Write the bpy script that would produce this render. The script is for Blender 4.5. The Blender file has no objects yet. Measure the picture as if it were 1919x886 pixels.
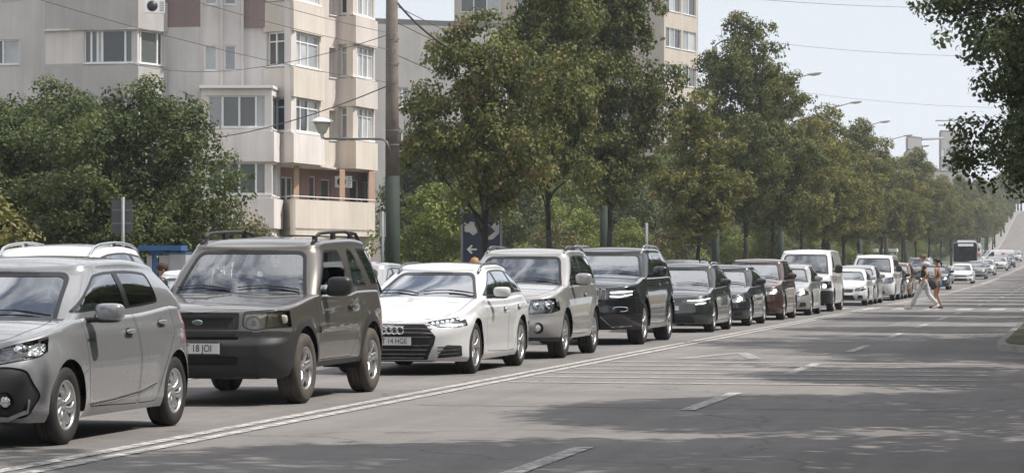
import bpy, bmesh, math, random
import numpy as np
from mathutils import Vector, Matrix
from mathutils.bvhtree import BVHTree
R = math.radians
S = bpy.context.scene
COL = S.collection
# ---------------------------------------------------------------- camera
TH = R(12.2); SN, CS = math.sin(TH), math.cos(TH)
FPX, HC, YH = 4950.0, 1.37, 502.0            # focal length (photo pixels), eye height, eye-level row
cam = bpy.data.cameras.new('camera'); camo = bpy.data.objects.new('camera', cam); COL.objects.link(camo)
camo.location = (0, 0, HC); camo.rotation_euler = (R(90), 0, TH)
cam.sensor_width = 36; cam.lens = 36*FPX/1919; cam.shift_y = (YH-443)/1919.0
cam.clip_start = .1; cam.clip_end = 6000
S.camera = camo
# ---------------------------------------------------------------- sky, sun, exposure
SUN_EL, SUN_AZ = R(57), R(84)                  # azimuth clockwise from +Y
w = bpy.data.worlds.new('World'); S.world = w; w.use_nodes = True
nt = w.node_tree; nt.nodes.clear()
def N(nt, t, **k):
    n = nt.nodes.new(t)
    for a, v in k.items(): setattr(n, a, v)
    return n
out = N(nt, 'ShaderNodeOutputWorld'); bg = N(nt, 'ShaderNodeBackground')
sky = N(nt, 'ShaderNodeTexSky', sky_type='NISHITA', sun_disc=False, sun_elevation=SUN_EL, sun_rotation=SUN_AZ,
        air_density=1.0, dust_density=3.0, ozone_density=1.0, altitude=50)
tc = N(nt, 'ShaderNodeTexCoord'); mp = N(nt, 'ShaderNodeMapping'); mp.inputs['Scale'].default_value = (1, 1, 3.2)
nz = N(nt, 'ShaderNodeTexNoise'); nz.inputs['Scale'].default_value = 4.5; nz.inputs['Detail'].default_value = 9
nz.inputs['Roughness'].default_value = .58; nz.inputs['Distortion'].default_value = .4
cr = N(nt, 'ShaderNodeValToRGB'); cr.color_ramp.elements[0].position = .40; cr.color_ramp.elements[1].position = .57
sepz = N(nt, 'ShaderNodeSeparateXYZ')
mr = N(nt, 'ShaderNodeMapRange'); mr.inputs['From Min'].default_value = .16; mr.inputs['From Max'].default_value = .36
mul = N(nt, 'ShaderNodeMath', operation='MULTIPLY'); mul2 = N(nt, 'ShaderNodeMath', operation='MULTIPLY'); mul2.inputs[1].default_value = .9
mx = N(nt, 'ShaderNodeMix', data_type='RGBA'); mx.inputs['B'].default_value = (15, 15, 15.2, 1)
L = nt.links.new
L(tc.outputs['Generated'], mp.inputs['Vector']); L(mp.outputs[0], nz.inputs['Vector']); L(nz.outputs['Fac'], cr.inputs[0])
L(tc.outputs['Generated'], sepz.inputs[0]); L(sepz.outputs['Z'], mr.inputs['Value'])
L(cr.outputs[0], mul.inputs[0]); L(mr.outputs[0], mul.inputs[1]); L(mul.outputs[0], mul2.inputs[0])
# thin uniform veil of high haze that pales the blue
veil = N(nt, 'ShaderNodeMix', data_type='RGBA'); veil.inputs['Factor'].default_value = .70; veil.inputs['B'].default_value = (10.6, 11.2, 12.0, 1)
vr = N(nt, 'ShaderNodeMapRange'); vr.inputs['From Min'].default_value = .02; vr.inputs['From Max'].default_value = .45; vr.inputs['To Min'].default_value = .82; vr.inputs['To Max'].default_value = .16
L(sepz.outputs['Z'], vr.inputs['Value']); L(vr.outputs[0], veil.inputs['Factor'])
L(sky.outputs[0], veil.inputs['A']); L(veil.outputs['Result'], mx.inputs['A']); L(mul2.outputs[0], mx.inputs['Factor'])
L(mx.outputs['Result'], bg.inputs[0]); bg.inputs[1].default_value = .085
L(bg.outputs[0], out.inputs[0])
sl = bpy.data.lights.new('sun', 'SUN'); so = bpy.data.objects.new('sun', sl); COL.objects.link(so)
sl.energy = 4.6; sl.angle = R(.55); sl.color = (1, .94, .86)
sd = Vector((math.sin(SUN_AZ)*math.cos(SUN_EL), math.cos(SUN_AZ)*math.cos(SUN_EL), math.sin(SUN_EL)))
so.rotation_euler = sd.to_track_quat('Z', 'Y').to_euler(); so.location = (30, 0, 60)
vs = S.view_settings; vs.view_transform = 'Standard'; vs.look = 'None'; vs.gamma = 1; vs.use_curve_mapping = False; vs.exposure = 0.26
S.render.engine = 'CYCLES'; cy = S.cycles
cy.use_denoising = True; cy.max_bounces = 7; cy.diffuse_bounces = 3; cy.glossy_bounces = 3; cy.transparent_max_bounces = 12
cy.transmission_bounces = 3; cy.volume_bounces = 0; cy.caustics_reflective = False; cy.caustics_refractive = False
cy.sample_clamp_indirect = 6
S.render.film_transparent = False

# ---------------------------------------------------------------- measuring helpers
def P(px, py, Z):
    """world point seen at photo pixel (px,py) at depth Z"""
    X = (px-960)/FPX*Z
    return Vector((-SN*Z+CS*X, CS*Z+SN*X, HC+(YH-py)/FPX*Z))
def zon(px, d): return d/(SN-CS*(px-960)/FPX)          # depth of column px at road offset d (metres left of camera)
def pchip(pts):
    pts = sorted(pts); xs = [p[0] for p in pts]; ys = [p[1] for p in pts]; n = len(xs)
    if n == 1: return lambda x: ys[0]
    h = [xs[i+1]-xs[i] for i in range(n-1)]; dl = [(ys[i+1]-ys[i])/h[i] for i in range(n-1)]
    m = [0]*n; m[0] = dl[0]; m[-1] = dl[-1]
    for i in range(1, n-1):
        if dl[i-1]*dl[i] <= 0: m[i] = 0
        else:
            w1 = 2*h[i]+h[i-1]; w2 = h[i]+2*h[i-1]; m[i] = (w1+w2)/(w1/dl[i-1]+w2/dl[i])
    def f(x):
        if x <= xs[0]: return ys[0]
        if x >= xs[-1]: return ys[-1]
        i = 0
        while xs[i+1] < x: i += 1
        t = (x-xs[i])/h[i]; t2 = t*t; t3 = t2*t
        return (2*t3-3*t2+1)*ys[i]+(t3-2*t2+t)*h[i]*m[i]+(-2*t3+3*t2)*ys[i+1]+(t3-t2)*h[i]*m[i+1]
    return f
GZ = pchip([(-50, 0), (125, 0), (160, .1), (205, .31), (232, .6), (268, .95), (325, 1.6), (387, 2.6), (455, 4.6), (523, 8.8), (590, 13.2), (640, 14.8), (720, 15.2), (3000, 15.3)])

# ---------------------------------------------------------------- materials
MATS = {}
def mat(name, col, rough=.6, metal=0, coat=0, spec=.5, noise=None, bump=None, emit=None, trans=None):
    """principled; noise=(scale,amount[,col2]) colour mottling in object space; bump=(scale,dist)"""
    if name in MATS: return MATS[name]
    m = bpy.data.materials.new(name); m.use_nodes = True; nt = m.node_tree; b = nt.nodes['Principled BSDF']
    b.inputs['Base Color'].default_value = (*col, 1); b.inputs['Roughness'].default_value = rough
    b.inputs['Metallic'].default_value = metal; b.inputs['Coat Weight'].default_value = coat; b.inputs['Coat Roughness'].default_value = .02
    b.inputs['Specular IOR Level'].default_value = spec
    L = nt.links.new
    tc = N(nt, 'ShaderNodeTexCoord')
    if noise:
        nz = N(nt, 'ShaderNodeTexNoise'); nz.inputs['Scale'].default_value = noise[0]; nz.inputs['Detail'].default_value = 6
        nz.inputs['Roughness'].default_value = .65
        L(tc.outputs['Object'], nz.inputs['Vector'])
        c2 = noise[2] if len(noise) > 2 else tuple(c*(1-noise[1]) for c in col)
        r = N(nt, 'ShaderNodeValToRGB'); r.color_ramp.elements[0].position = .35; r.color_ramp.elements[1].position = .65
        r.color_ramp.elements[0].color = (*c2, 1); r.color_ramp.elements[1].color = (*col, 1)
        L(nz.outputs['Fac'], r.inputs[0]); L(r.outputs[0], b.inputs['Base Color'])
    if bump:
        nb = N(nt, 'ShaderNodeTexNoise'); nb.inputs['Scale'].default_value = bump[0]; nb.inputs['Detail'].default_value = 4
        bp = N(nt, 'ShaderNodeBump'); bp.inputs['Distance'].default_value = bump[1]
        L(tc.outputs['Object'], nb.inputs['Vector']); L(nb.outputs['Fac'], bp.inputs['Height']); L(bp.outputs[0], b.inputs['Normal'])
    if emit:
        b.inputs['Emission Color'].default_value = (*emit[0], 1); b.inputs['Emission Strength'].default_value = emit[1]
    MATS[name] = m
    return m
def glass(name, tint=(.75, .8, .8), refl=.5, through=.9, mult=1.5):
    """thin pane: tinted see-through with a Fresnel mirror on top"""
    if name in MATS: return MATS[name]
    m = bpy.data.materials.new(name); m.use_nodes = True; nt = m.node_tree; nt.nodes.clear(); L = nt.links.new
    o = N(nt, 'ShaderNodeOutputMaterial'); tr = N(nt, 'ShaderNodeBsdfTransparent'); tr.inputs[0].default_value = (*[c*through for c in tint], 1)
    gl = N(nt, 'ShaderNodeBsdfGlossy'); gl.inputs['Roughness'].default_value = .02; gl.inputs[0].default_value = (.95, .97, 1, 1)
    fr = N(nt, 'ShaderNodeFresnel'); fr.inputs[0].default_value = 1.5
    mu = N(nt, 'ShaderNodeMath', operation='MULTIPLY_ADD'); mu.inputs[1].default_value = mult; mu.inputs[2].default_value = refl*.1; mu.use_clamp = True
    mx = N(nt, 'ShaderNodeMixShader'); L(fr.outputs[0], mu.inputs[0]); L(mu.outputs[0], mx.inputs[0])
    L(tr.outputs[0], mx.inputs[1]); L(gl.outputs[0], mx.inputs[2]); L(mx.outputs[0], o.inputs[0])
    MATS[name] = m
    return m

# ---------------------------------------------------------------- object helpers
def tag(o, label=None, cat=None, group=None, kind=None):
    if label: o['label'] = label
    if cat: o['category'] = cat
    if group: o['group'] = group
    if kind: o['kind'] = kind
    return o
def link_mesh(name, me, parent=None, loc=None):
    o = bpy.data.objects.new(name, me); COL.objects.link(o)
    if parent: o.parent = parent
    if loc is not None: o.location = loc
    return o
def empty(name, loc=(0, 0, 0), rz=0):
    o = bpy.data.objects.new(name, None); COL.objects.link(o); o.location = loc; o.rotation_euler = (0, 0, rz); o.empty_display_size = .3
    return o
def copy_tree(o, parent=None):
    c = o.copy(); COL.objects.link(c); c.parent = parent
    for ch in list(o.children): copy_tree(ch, c)
    return c
class MB:
    """collects shapes for ONE mesh object"""
    def __init__(s): s.v = []; s.f = []; s.m = []; s.sm = []; s.mats = []; s.cur = 0
    def use(s, m):
        if m not in s.mats: s.mats.append(m)
        s.cur = s.mats.index(m); return s
    def add(s, vs, fs, smooth=False):
        b = len(s.v); s.v += [tuple(v) for v in vs]
        for f in fs: s.f.append(tuple(b+i for i in f)); s.m.append(s.cur); s.sm.append(smooth)
        return s
    def box(s, x0, x1, y0, y1, z0, z1):
        vs = [(x0, y0, z0), (x1, y0, z0), (x1, y1, z0), (x0, y1, z0), (x0, y0, z1), (x1, y0, z1), (x1, y1, z1), (x0, y1, z1)]
        return s.add(vs, [(0, 3, 2, 1), (4, 5, 6, 7), (0, 1, 5, 4), (1, 2, 6, 5), (2, 3, 7, 6), (3, 0, 4, 7)])
    def obox(s, c, ax, ay, az, hx, hy, hz):
        """oriented box: centre, unit axes, half sizes"""
        c = Vector(c); vs = [c+ax*hx*i+ay*hy*j+az*hz*k for k in (-1, 1) for j in (-1, 1) for i in (-1, 1)]
        return s.add(vs, [(0, 2, 3, 1), (4, 5, 7, 6), (0, 1, 5, 4), (1, 3, 7, 5), (3, 2, 6, 7), (2, 0, 4, 6)])
    def tube(s, pts, r, n=8, caps=True, up=None):
        pts = [Vector(p) for p in pts]; k = len(pts); rr = r if isinstance(r, (list, tuple)) else [r]*k
        rings = []; prev = None
        for i, p in enumerate(pts):
            d = (pts[min(i+1, k-1)]-pts[max(i-1, 0)])
            d = d.normalized() if d.length > 1e-9 else Vector((0, 0, 1))
            if prev is None: a = d.orthogonal().normalized()
            else:
                a = prev-d*prev.dot(d); a = a.normalized() if a.length > 1e-6 else d.orthogonal().normalized()
            prev = a; b = d.cross(a)
            rings.append([p+(a*math.cos(2*math.pi*j/n)+b*math.sin(2*math.pi*j/n))*rr[i] for j in range(n)])
        vs = [v for g in rings for v in g]
        fs = [(i*n+j, i*n+(j+1) % n, (i+1)*n+(j+1) % n, (i+1)*n+j) for i in range(k-1) for j in range(n)]
        s.add(vs, fs, True)
        if caps: s.add(rings[0], [tuple(range(n))[::-1]]); s.add(rings[-1], [tuple(range(n))])
        return s
    def lathe(s, prof, c=(0, 0, 0), ax='z', n=24, smooth=True):
        """prof: list of (radius, height) along the axis"""
        c = Vector(c); vs = []
        for (r, h) in prof:
            for j in range(n):
                a = 2*math.pi*j/n; u, v = r*math.cos(a), r*math.sin(a)
                vs.append(c+(Vector((u, v, h)) if ax == 'z' else Vector((h, u, v)) if ax == 'x' else Vector((v, h, u))))
        fs = [(i*n+j, i*n+(j+1) % n, (i+1)*n+(j+1) % n, (i+1)*n+j) for i in range(len(prof)-1) for j in range(n)]
        return s.add(vs, fs, smooth)
    def sell(s, c, a, b, d, e1=.5, e2=.5, nu=10, nv=20, M=None):
        """superellipsoid with half sizes a,b,d"""
        sg = lambda x, e: math.copysign(abs(x)**e, x)
        vs = []; c = Vector(c)
        for i in range(nu+1):
            u = -math.pi/2+math.pi*i/nu
            for j in range(nv):
                v = 2*math.pi*j/nv
                p = Vector((a*sg(math.cos(u), e1)*sg(math.cos(v), e2), b*sg(math.cos(u), e1)*sg(math.sin(v), e2), d*sg(math.sin(u), e1)))
                vs.append(c+(M@p if M else p))
        return s.add(vs, [(i*nv+j, i*nv+(j+1) % nv, (i+1)*nv+(j+1) % nv, (i+1)*nv+j) for i in range(nu) for j in range(nv)], True)
    def prism(s, poly, axis, a0, a1):
        """poly in the two other coordinates, extruded along axis from a0 to a1"""
        def m(p, a): return (a, p[0], p[1]) if axis == 'x' else (p[0], a, p[1]) if axis == 'y' else (p[0], p[1], a)
        n = len(poly); vs = [m(p, a0) for p in poly]+[m(p, a1) for p in poly]
        return s.add(vs, [tuple(range(n))[::-1], tuple(range(n, 2*n))]+[(i, (i+1) % n, n+(i+1) % n, n+i) for i in range(n)])
    def build(s, name, parent=None, loc=None, fix=True, mesh_only=False, bevel=0):
        me = bpy.data.meshes.new(name); me.from_pydata(s.v, [], s.f)
        me.polygons.foreach_set('material_index', s.m); me.polygons.foreach_set('use_smooth', s.sm)
        for m in s.mats: me.materials.append(m)
        bm = bmesh.new(); bm.from_mesh(me)
        bmesh.ops.remove_doubles(bm, verts=bm.verts, dist=1e-5)
        if fix: bmesh.ops.recalc_face_normals(bm, faces=bm.faces)
        if bevel:
            es = [e for e in bm.edges if len(e.link_faces) == 2 and e.calc_face_angle() > .6]
            bmesh.ops.bevel(bm, geom=es, offset=bevel, segments=2, affect='EDGES', clamp_overlap=True)
        bm.to_mesh(me); bm.free()
        return me if mesh_only else link_mesh(name, me, parent, loc)
def text_mesh(body, size, material, ext=.001):
    cu = bpy.data.curves.new('lettering', 'FONT'); cu.body = body; cu.size = size; cu.extrude = ext; cu.align_x = 'CENTER'; cu.align_y = 'CENTER'
    o = bpy.data.objects.new('lettering', cu); COL.objects.link(o)
    dg = bpy.context.evaluated_depsgraph_get(); me = bpy.data.meshes.new_from_object(o.evaluated_get(dg))
    bpy.data.objects.remove(o); bpy.data.curves.remove(cu)
    me.materials.clear(); me.materials.append(material)
    return me
# ================================================================ CARS
# local frame: x across (+x = the side facing the camera), y along (front axle at 0, nose at -fo), z up
def offset_poly(poly, d):
    """move every edge inwards by d (poly counter-clockwise or clockwise)"""
    n = len(poly); A = sum(poly[i][0]*poly[(i+1) % n][1]-poly[(i+1) % n][0]*poly[i][1] for i in range(n))/2
    sgn = 1 if A > 0 else -1; out = []
    for i in range(n):
        p0, p1, p2 = Vector(poly[i-1]), Vector(poly[i]), Vector(poly[(i+1) % n])
        e1 = (p1-p0).normalized(); e2 = (p2-p1).normalized()
        n1 = Vector((-e1.y, e1.x))*sgn; n2 = Vector((-e2.y, e2.x))*sgn
        b = n1+n2; k = b.length_squared
        out.append(tuple(p1+b*(2*d/k if k > .2 else d)))
    return out
def round_poly(poly, r, seg=3):
    n = len(poly); out = []
    for i in range(n):
        p0, p1, p2 = Vector(poly[i-1]), Vector(poly[i]), Vector(poly[(i+1) % n])
        rr = r[i] if isinstance(r, (list, tuple)) else r
        a = (p0-p1); b = (p2-p1); k = min(rr, a.length*.45, b.length*.45)
        if k < .004 or abs(a.normalized().dot(b.normalized())) > .995: out.append(tuple(p1)); continue
        q0 = p1+a.normalized()*k; q1 = p1+b.normalized()*k
        for j in range(seg+1):
            t = j/seg; out.append(tuple(q0*(1-t)**2+p1*2*t*(1-t)+q1*t*t))
    return out
def clip_poly(poly, p, nrm):
    out = []; n = len(poly); p = Vector(p); nrm = Vector(nrm)
    for i in range(n):
        a, b = Vector(poly[i]), Vector(poly[(i+1) % n]); da, db = (a-p).dot(nrm), (b-p).dot(nrm)
        if da >= 0: out.append(tuple(a))
        if da*db < 0: out.append(tuple(a+(b-a)*(da/(da-db))))
    return out
def inside(poly, x, y):
    c = False; n = len(poly); j = n-1
    for i in range(n):
        xi, yi = poly[i]; xj, yj = poly[j]
        if (yi > y) != (yj > y) and x < (xj-xi)*(y-yi)/(yj-yi)+xi: c = not c
        j = i
    return c
def circle(cx, cy, r, n=24, a0=0, a1=2*math.pi):
    return [(cx+r*math.cos(a0+(a1-a0)*i/n), cy+r*math.sin(a0+(a1-a0)*i/n)) for i in range(n)]
AXI = {'x': (1, 2), 'y': (0, 2), 'z': (0, 1)}
class Shell:
    def __init__(s, yF, yR, W, zb, zt, bowF, bowR, RF, RR, taper=None, rr=.06, crown=.03, nF=8, nC=6, nS=36, nR=5, ts=None, flare=None):
        s.bm = bm = bmesh.new(); s.lay = bm.faces.layers.int.new('reg')
        yF, yR, W = pchip(yF), pchip(yR), pchip(W); taper = taper or (lambda y: 0)
        bowF, bowR = pchip(bowF) if isinstance(bowF, list) else (lambda t, v=bowF: v), pchip(bowR) if isinstance(bowR, list) else (lambda t, v=bowR: v)
        def contour(t):
            w_ = W(t); a, b = yF(t), yR(t); bf, br = bowF(t), bowR(t); pts = []
            rfx, rfy = RF; rrx, rry = RR
            for k in range(nF): x = (w_-rfx)*k/nF; pts.append((x, a+bf*(x/w_)**2))
            yc = a+bf*((w_-rfx)/w_)**2
            for k in range(nC+1):
                p = math.pi/2*k/nC; pts.append((w_-rfx+rfx*math.sin(p), yc+(a+rfy-yc)*(1-math.cos(p))))
            for k in range(1, nS): pts.append((w_, a+rfy+(b-rry-a-rfy)*k/nS))
            yd = b-br*((w_-rrx)/w_)**2
            for k in range(nC+1):
                p = math.pi/2*(1-k/nC); pts.append((w_-rrx+rrx*math.sin(p), yd+(b-rry-yd)*(1-math.cos(p))))
            for k in range(nR-1, -1, -1): x = (w_-rrx)*k/nR; pts.append((x, b-br*(x/w_)**2))
            return [(x*(1-taper(y)), y) for x, y in pts]
        ts = ts or [i/14 for i in range(15)]
        c0, c1 = contour(0), contour(1); n = len(c0)
        rows = []
        for t in ts:
            c = contour(t); row = []
            for i, (x, y) in enumerate(c):
                z0, z1 = zb(c0[i][1]), zt(c1[i][1])-rr
                z = z0+(z1-z0)*t
                if flare: x += flare(y, z)*min(1, x/.5)
                row.append(Vector((x, y, z)))
            rows.append(row)
        # rounding into the top
        top = rows[-1]; nrm = []
        for i in range(n):
            a, b = top[max(i-1, 0)], top[min(i+1, n-1)]; d = Vector((b.x-a.x, b.y-a.y)); d.normalize() if d.length > 0 else None
            if i == 0: d = Vector((1, 0))
            if i == n-1: d = Vector((-1, 0))
            nrm.append(Vector((-d.y, d.x, 0)))
        base_slope = [(rows[-1][i]-rows[-3][i]) for i in range(n)]
        for k in range(1, 5):
            a = math.pi/2*k/4; row = []
            for i in range(n):
                v = top[i]+nrm[i]*rr*(1-math.cos(a))*1.25+Vector((0, 0, rr*math.sin(a)))
                if v.x < 0: v.x = 0
                row.append(v)
            rows.append(row)
        edge = rows[-1]; wm = max(v.x for v in edge); q = 9
        caprows = []
        for i in range(n):
            e = edge[i]; r_ = []
            for j in range(2*q+1):
                f = (j-q)/q; f = math.copysign(abs(f)**.85, f); x = e.x*f
                r_.append(Vector((x, e.y, e.z+crown*((e.x/wm)**2-(x/wm)**2))))
            caprows.append(r_)
        def vgrid(rs): return [[bm.verts.new(v) for v in r] for r in rs]
        def quads(g):
            for a, b in zip(g[:-1], g[1:]):
                for i in range(len(a)-1):
                    try: bm.faces.new((a[i], a[i+1], b[i+1], b[i]))
                    except ValueError: pass
        quads(vgrid(rows)); quads(vgrid([[Vector((-v.x, v.y, v.z)) for v in r] for r in rows])); quads(vgrid(caprows))
        bmesh.ops.remove_doubles(bm, verts=bm.verts, dist=4e-4)
        bmesh.ops.dissolve_degenerate(bm, edges=bm.edges, dist=1e-4)
        bmesh.ops.recalc_face_normals(bm, faces=bm.faces); bm.normal_update()
        cen = Vector((0, (yF(0)+yR(0))/2, 0)); f0 = max(bm.faces, key=lambda f: f.calc_center_median().z)
        if f0.normal.z < 0: bmesh.ops.reverse_faces(bm, faces=bm.faces)
        bm.normal_update(); s.bvh = BVHTree.FromBMesh(bm); s.edge = edge
    def hit(s, axis, a, b, sgn=-1):
        """surface point: axis y -> (x,z) from the front (sgn -1) or rear; axis x -> (y,z) from side sgn; axis z -> (x,y) from above"""
        if axis == 'y': o, d = Vector((a, 20*sgn, b)), Vector((0, -sgn, 0))
        elif axis == 'x': o, d = Vector((20*sgn, a, b)), Vector((-sgn, 0, 0))
        else: o, d = Vector((a, b, 20)), Vector((0, 0, -1))
        h = s.bvh.ray_cast(o, d)
        return (h[0], h[1]) if h[0] else (None, None)
    def cookie(s, poly, axis, reg, filt):
        bm = s.bm; i0, i1 = AXI[axis]; n = len(poly)
        xs = [p[0] for p in poly]; ys = [p[1] for p in poly]; x0, x1, y0, y1 = min(xs), max(xs), min(ys), max(ys)
        cand = bm.faces.layers.int.get('cand') or bm.faces.layers.int.new('cand'); s.lay = bm.faces.layers.int['reg']
        def bb(f):
            a = [v.co[i0] for v in f.verts]; b = [v.co[i1] for v in f.verts]; return min(a), max(a), min(b), max(b)
        lst = []
        for f in bm.faces:
            c = f.calc_center_median()
            if x0-.3 < c[i0] < x1+.3 and y0-.3 < c[i1] < y1+.3:
                b = bb(f)
                if b[1] >= x0 and b[0] <= x1 and b[3] >= y0 and b[2] <= y1 and filt(c, f.normal): lst.append(f)
        for k in range(n):
            p, q = Vector(poly[k]), Vector(poly[(k+1) % n]); d = q-p
            if d.length < 1e-5: continue
            nn = Vector((-d.y, d.x)).normalized(); co = [0, 0, 0]; no = [0, 0, 0]
            co[i0], co[i1] = p; no[i0], no[i1] = nn
            sx0, sx1, sy0, sy1 = min(p.x, q.x), max(p.x, q.x), min(p.y, q.y), max(p.y, q.y)
            sel = []; rest = []
            for f in lst:
                b = bb(f)
                if b[1] >= sx0-1e-6 and b[0] <= sx1+1e-6 and b[3] >= sy0-1e-6 and b[2] <= sy1+1e-6:
                    ds = [(v.co[i0]-p.x)*nn.x+(v.co[i1]-p.y)*nn.y for v in f.verts]
                    if min(ds) < -1e-6 and max(ds) > 1e-6: sel.append(f); continue
                rest.append(f)
            if not sel: continue
            es = list({e for f in sel for e in f.edges}); vs_ = list({v for f in sel for v in f.verts})
            for f in sel: f[cand] = 1
            bmesh.ops.bisect_plane(bm, geom=sel+es+vs_, dist=1e-6, plane_co=co, plane_no=no)
            nf = {f for v in {v for v in vs_ if v.is_valid} for f in v.link_faces if f[cand] == 1}
            # faces made by the cut hang on the old corners
            for f in nf: f[cand] = 0
            lst = rest+list(nf)
            for f in rest:
                pass
        got = []
        for f in lst:
            if not f.is_valid: continue
            c = f.calc_center_median()
            if inside(poly, c[i0], c[i1]) and filt(c, f.normal):
                f[s.lay] = reg; got.append(f)
        return got
    def parts(s, regs):
        """regs: {object key: {region id: material}} -> list of (key, bmesh-ready data)"""
        bm = s.bm; bm.normal_update(); res = {}
        idx = {}
        for key, rm in regs.items():
            for r in rm: idx[r] = key
        vn = {}
        bm.verts.index_update()
        for f in bm.faces:
            k = idx.get(f[s.lay])
            if k is None: continue
            res.setdefault(k, []).append(f)
        return res
def faces_to_obj(name, shell, faces, matof, parent, push=0, thick=0, shift=(0, 0, 0)):
    if not faces: return None
    lay = shell.lay; vm = {}; vs = []; ns = []; fs = []; mi = []; mats = []
    for f in faces:
        ids = []
        for v in f.verts:
            if v.index not in vm:
                vm[v.index] = len(vs); vs.append(tuple(v.co+v.normal*push+Vector(shift))); ns.append(tuple(v.normal))
            ids.append(vm[v.index])
        m = matof[f[lay]] if isinstance(matof, dict) else matof
        if m not in mats: mats.append(m)
        fs.append(tuple(ids)); mi.append(mats.index(m))
    me = bpy.data.meshes.new(name); me.from_pydata(vs, [], fs)
    for m in mats: me.materials.append(m)
    me.polygons.foreach_set('material_index', mi); me.polygons.foreach_set('use_smooth', [True]*len(fs))
    me.normals_split_custom_set_from_vertices(ns)
    return link_mesh(name, me, parent)

def paint(name, col, metallic=.0, rough=.32, flake=0):
    return mat('paint '+name, col, rough=rough, metal=metallic, coat=1.0, noise=(1.7, .07))
BLACK = mat('black plastic', (.022, .022, .024), .45, noise=(9, .3))
DCLAD = mat('dark grey cladding', (.028, .028, .030), .5, noise=(6, .25))
GAP = mat('panel gap', (.006, .006, .006), .8)
TRIM = mat('window rubber', (.012, .012, .013), .3)
CHROME = mat('chrome trim', (.75, .76, .78), .12, 1)
ALLOY = mat('alloy wheel', (.62, .62, .63), .28, .85, noise=(14, .15))
DALLOY = mat('dark brake drum', (.05, .045, .04), .5, .5)
RUBBER = mat('tyre rubber', (.022, .021, .02), .75, noise=(11, .35), bump=(60, .004))
DRUBBER = mat('dusty tyre rubber', (.085, .075, .062), .85, noise=(7, .4), bump=(60, .006))
INTER = mat('cabin trim', (.03, .03, .032), .7)
SEATM = mat('seat fabric', (.06, .06, .065), .8, noise=(20, .3))
WIND = glass('windscreen glass', (.62, .72, .72), 1.6, .8, 2.5)
SIDEG = glass('side window glass', (.42, .46, .46), .8, .8, 2.0)
PRIV = glass('privacy glass', (.12, .13, .13), .5, .8)
LENS = glass('lamp lens', (.9, .93, .95), .5, .95)
FOGGED = mat('yellowed lamp lens', (.62, .59, .49), .2, 0, .6, noise=(5, .25))
REFL = mat('lamp reflector', (.7, .72, .74), .18, .9, bump=(22, .03))
DREFL = mat('dark lamp reflector', (.16, .17, .18), .2, .8, bump=(22, .02))
AMBER = mat('amber lens', (.55, .2, .04), .2, 0, .5)
REDL = mat('red lamp lens', (.4, .02, .02), .2, 0, .6)
LEDON = mat('lit daytime lamp', (1, 1, 1), .3, emit=((1, .98, .92), 2.2))
LOWON = mat('lit headlamp', (1, .95, .85), .3, emit=((1, .9, .72), 7))
MESHM = mat('grille mesh', (.012, .012, .012), .5, bump=(120, .01))
PLATE = mat('number plate white', (.72, .72, .7), .4)
PLTXT = mat('plate lettering', (.03, .03, .035), .5)
PLBLUE = mat('plate blue band', (.02, .06, .35), .4)
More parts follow.
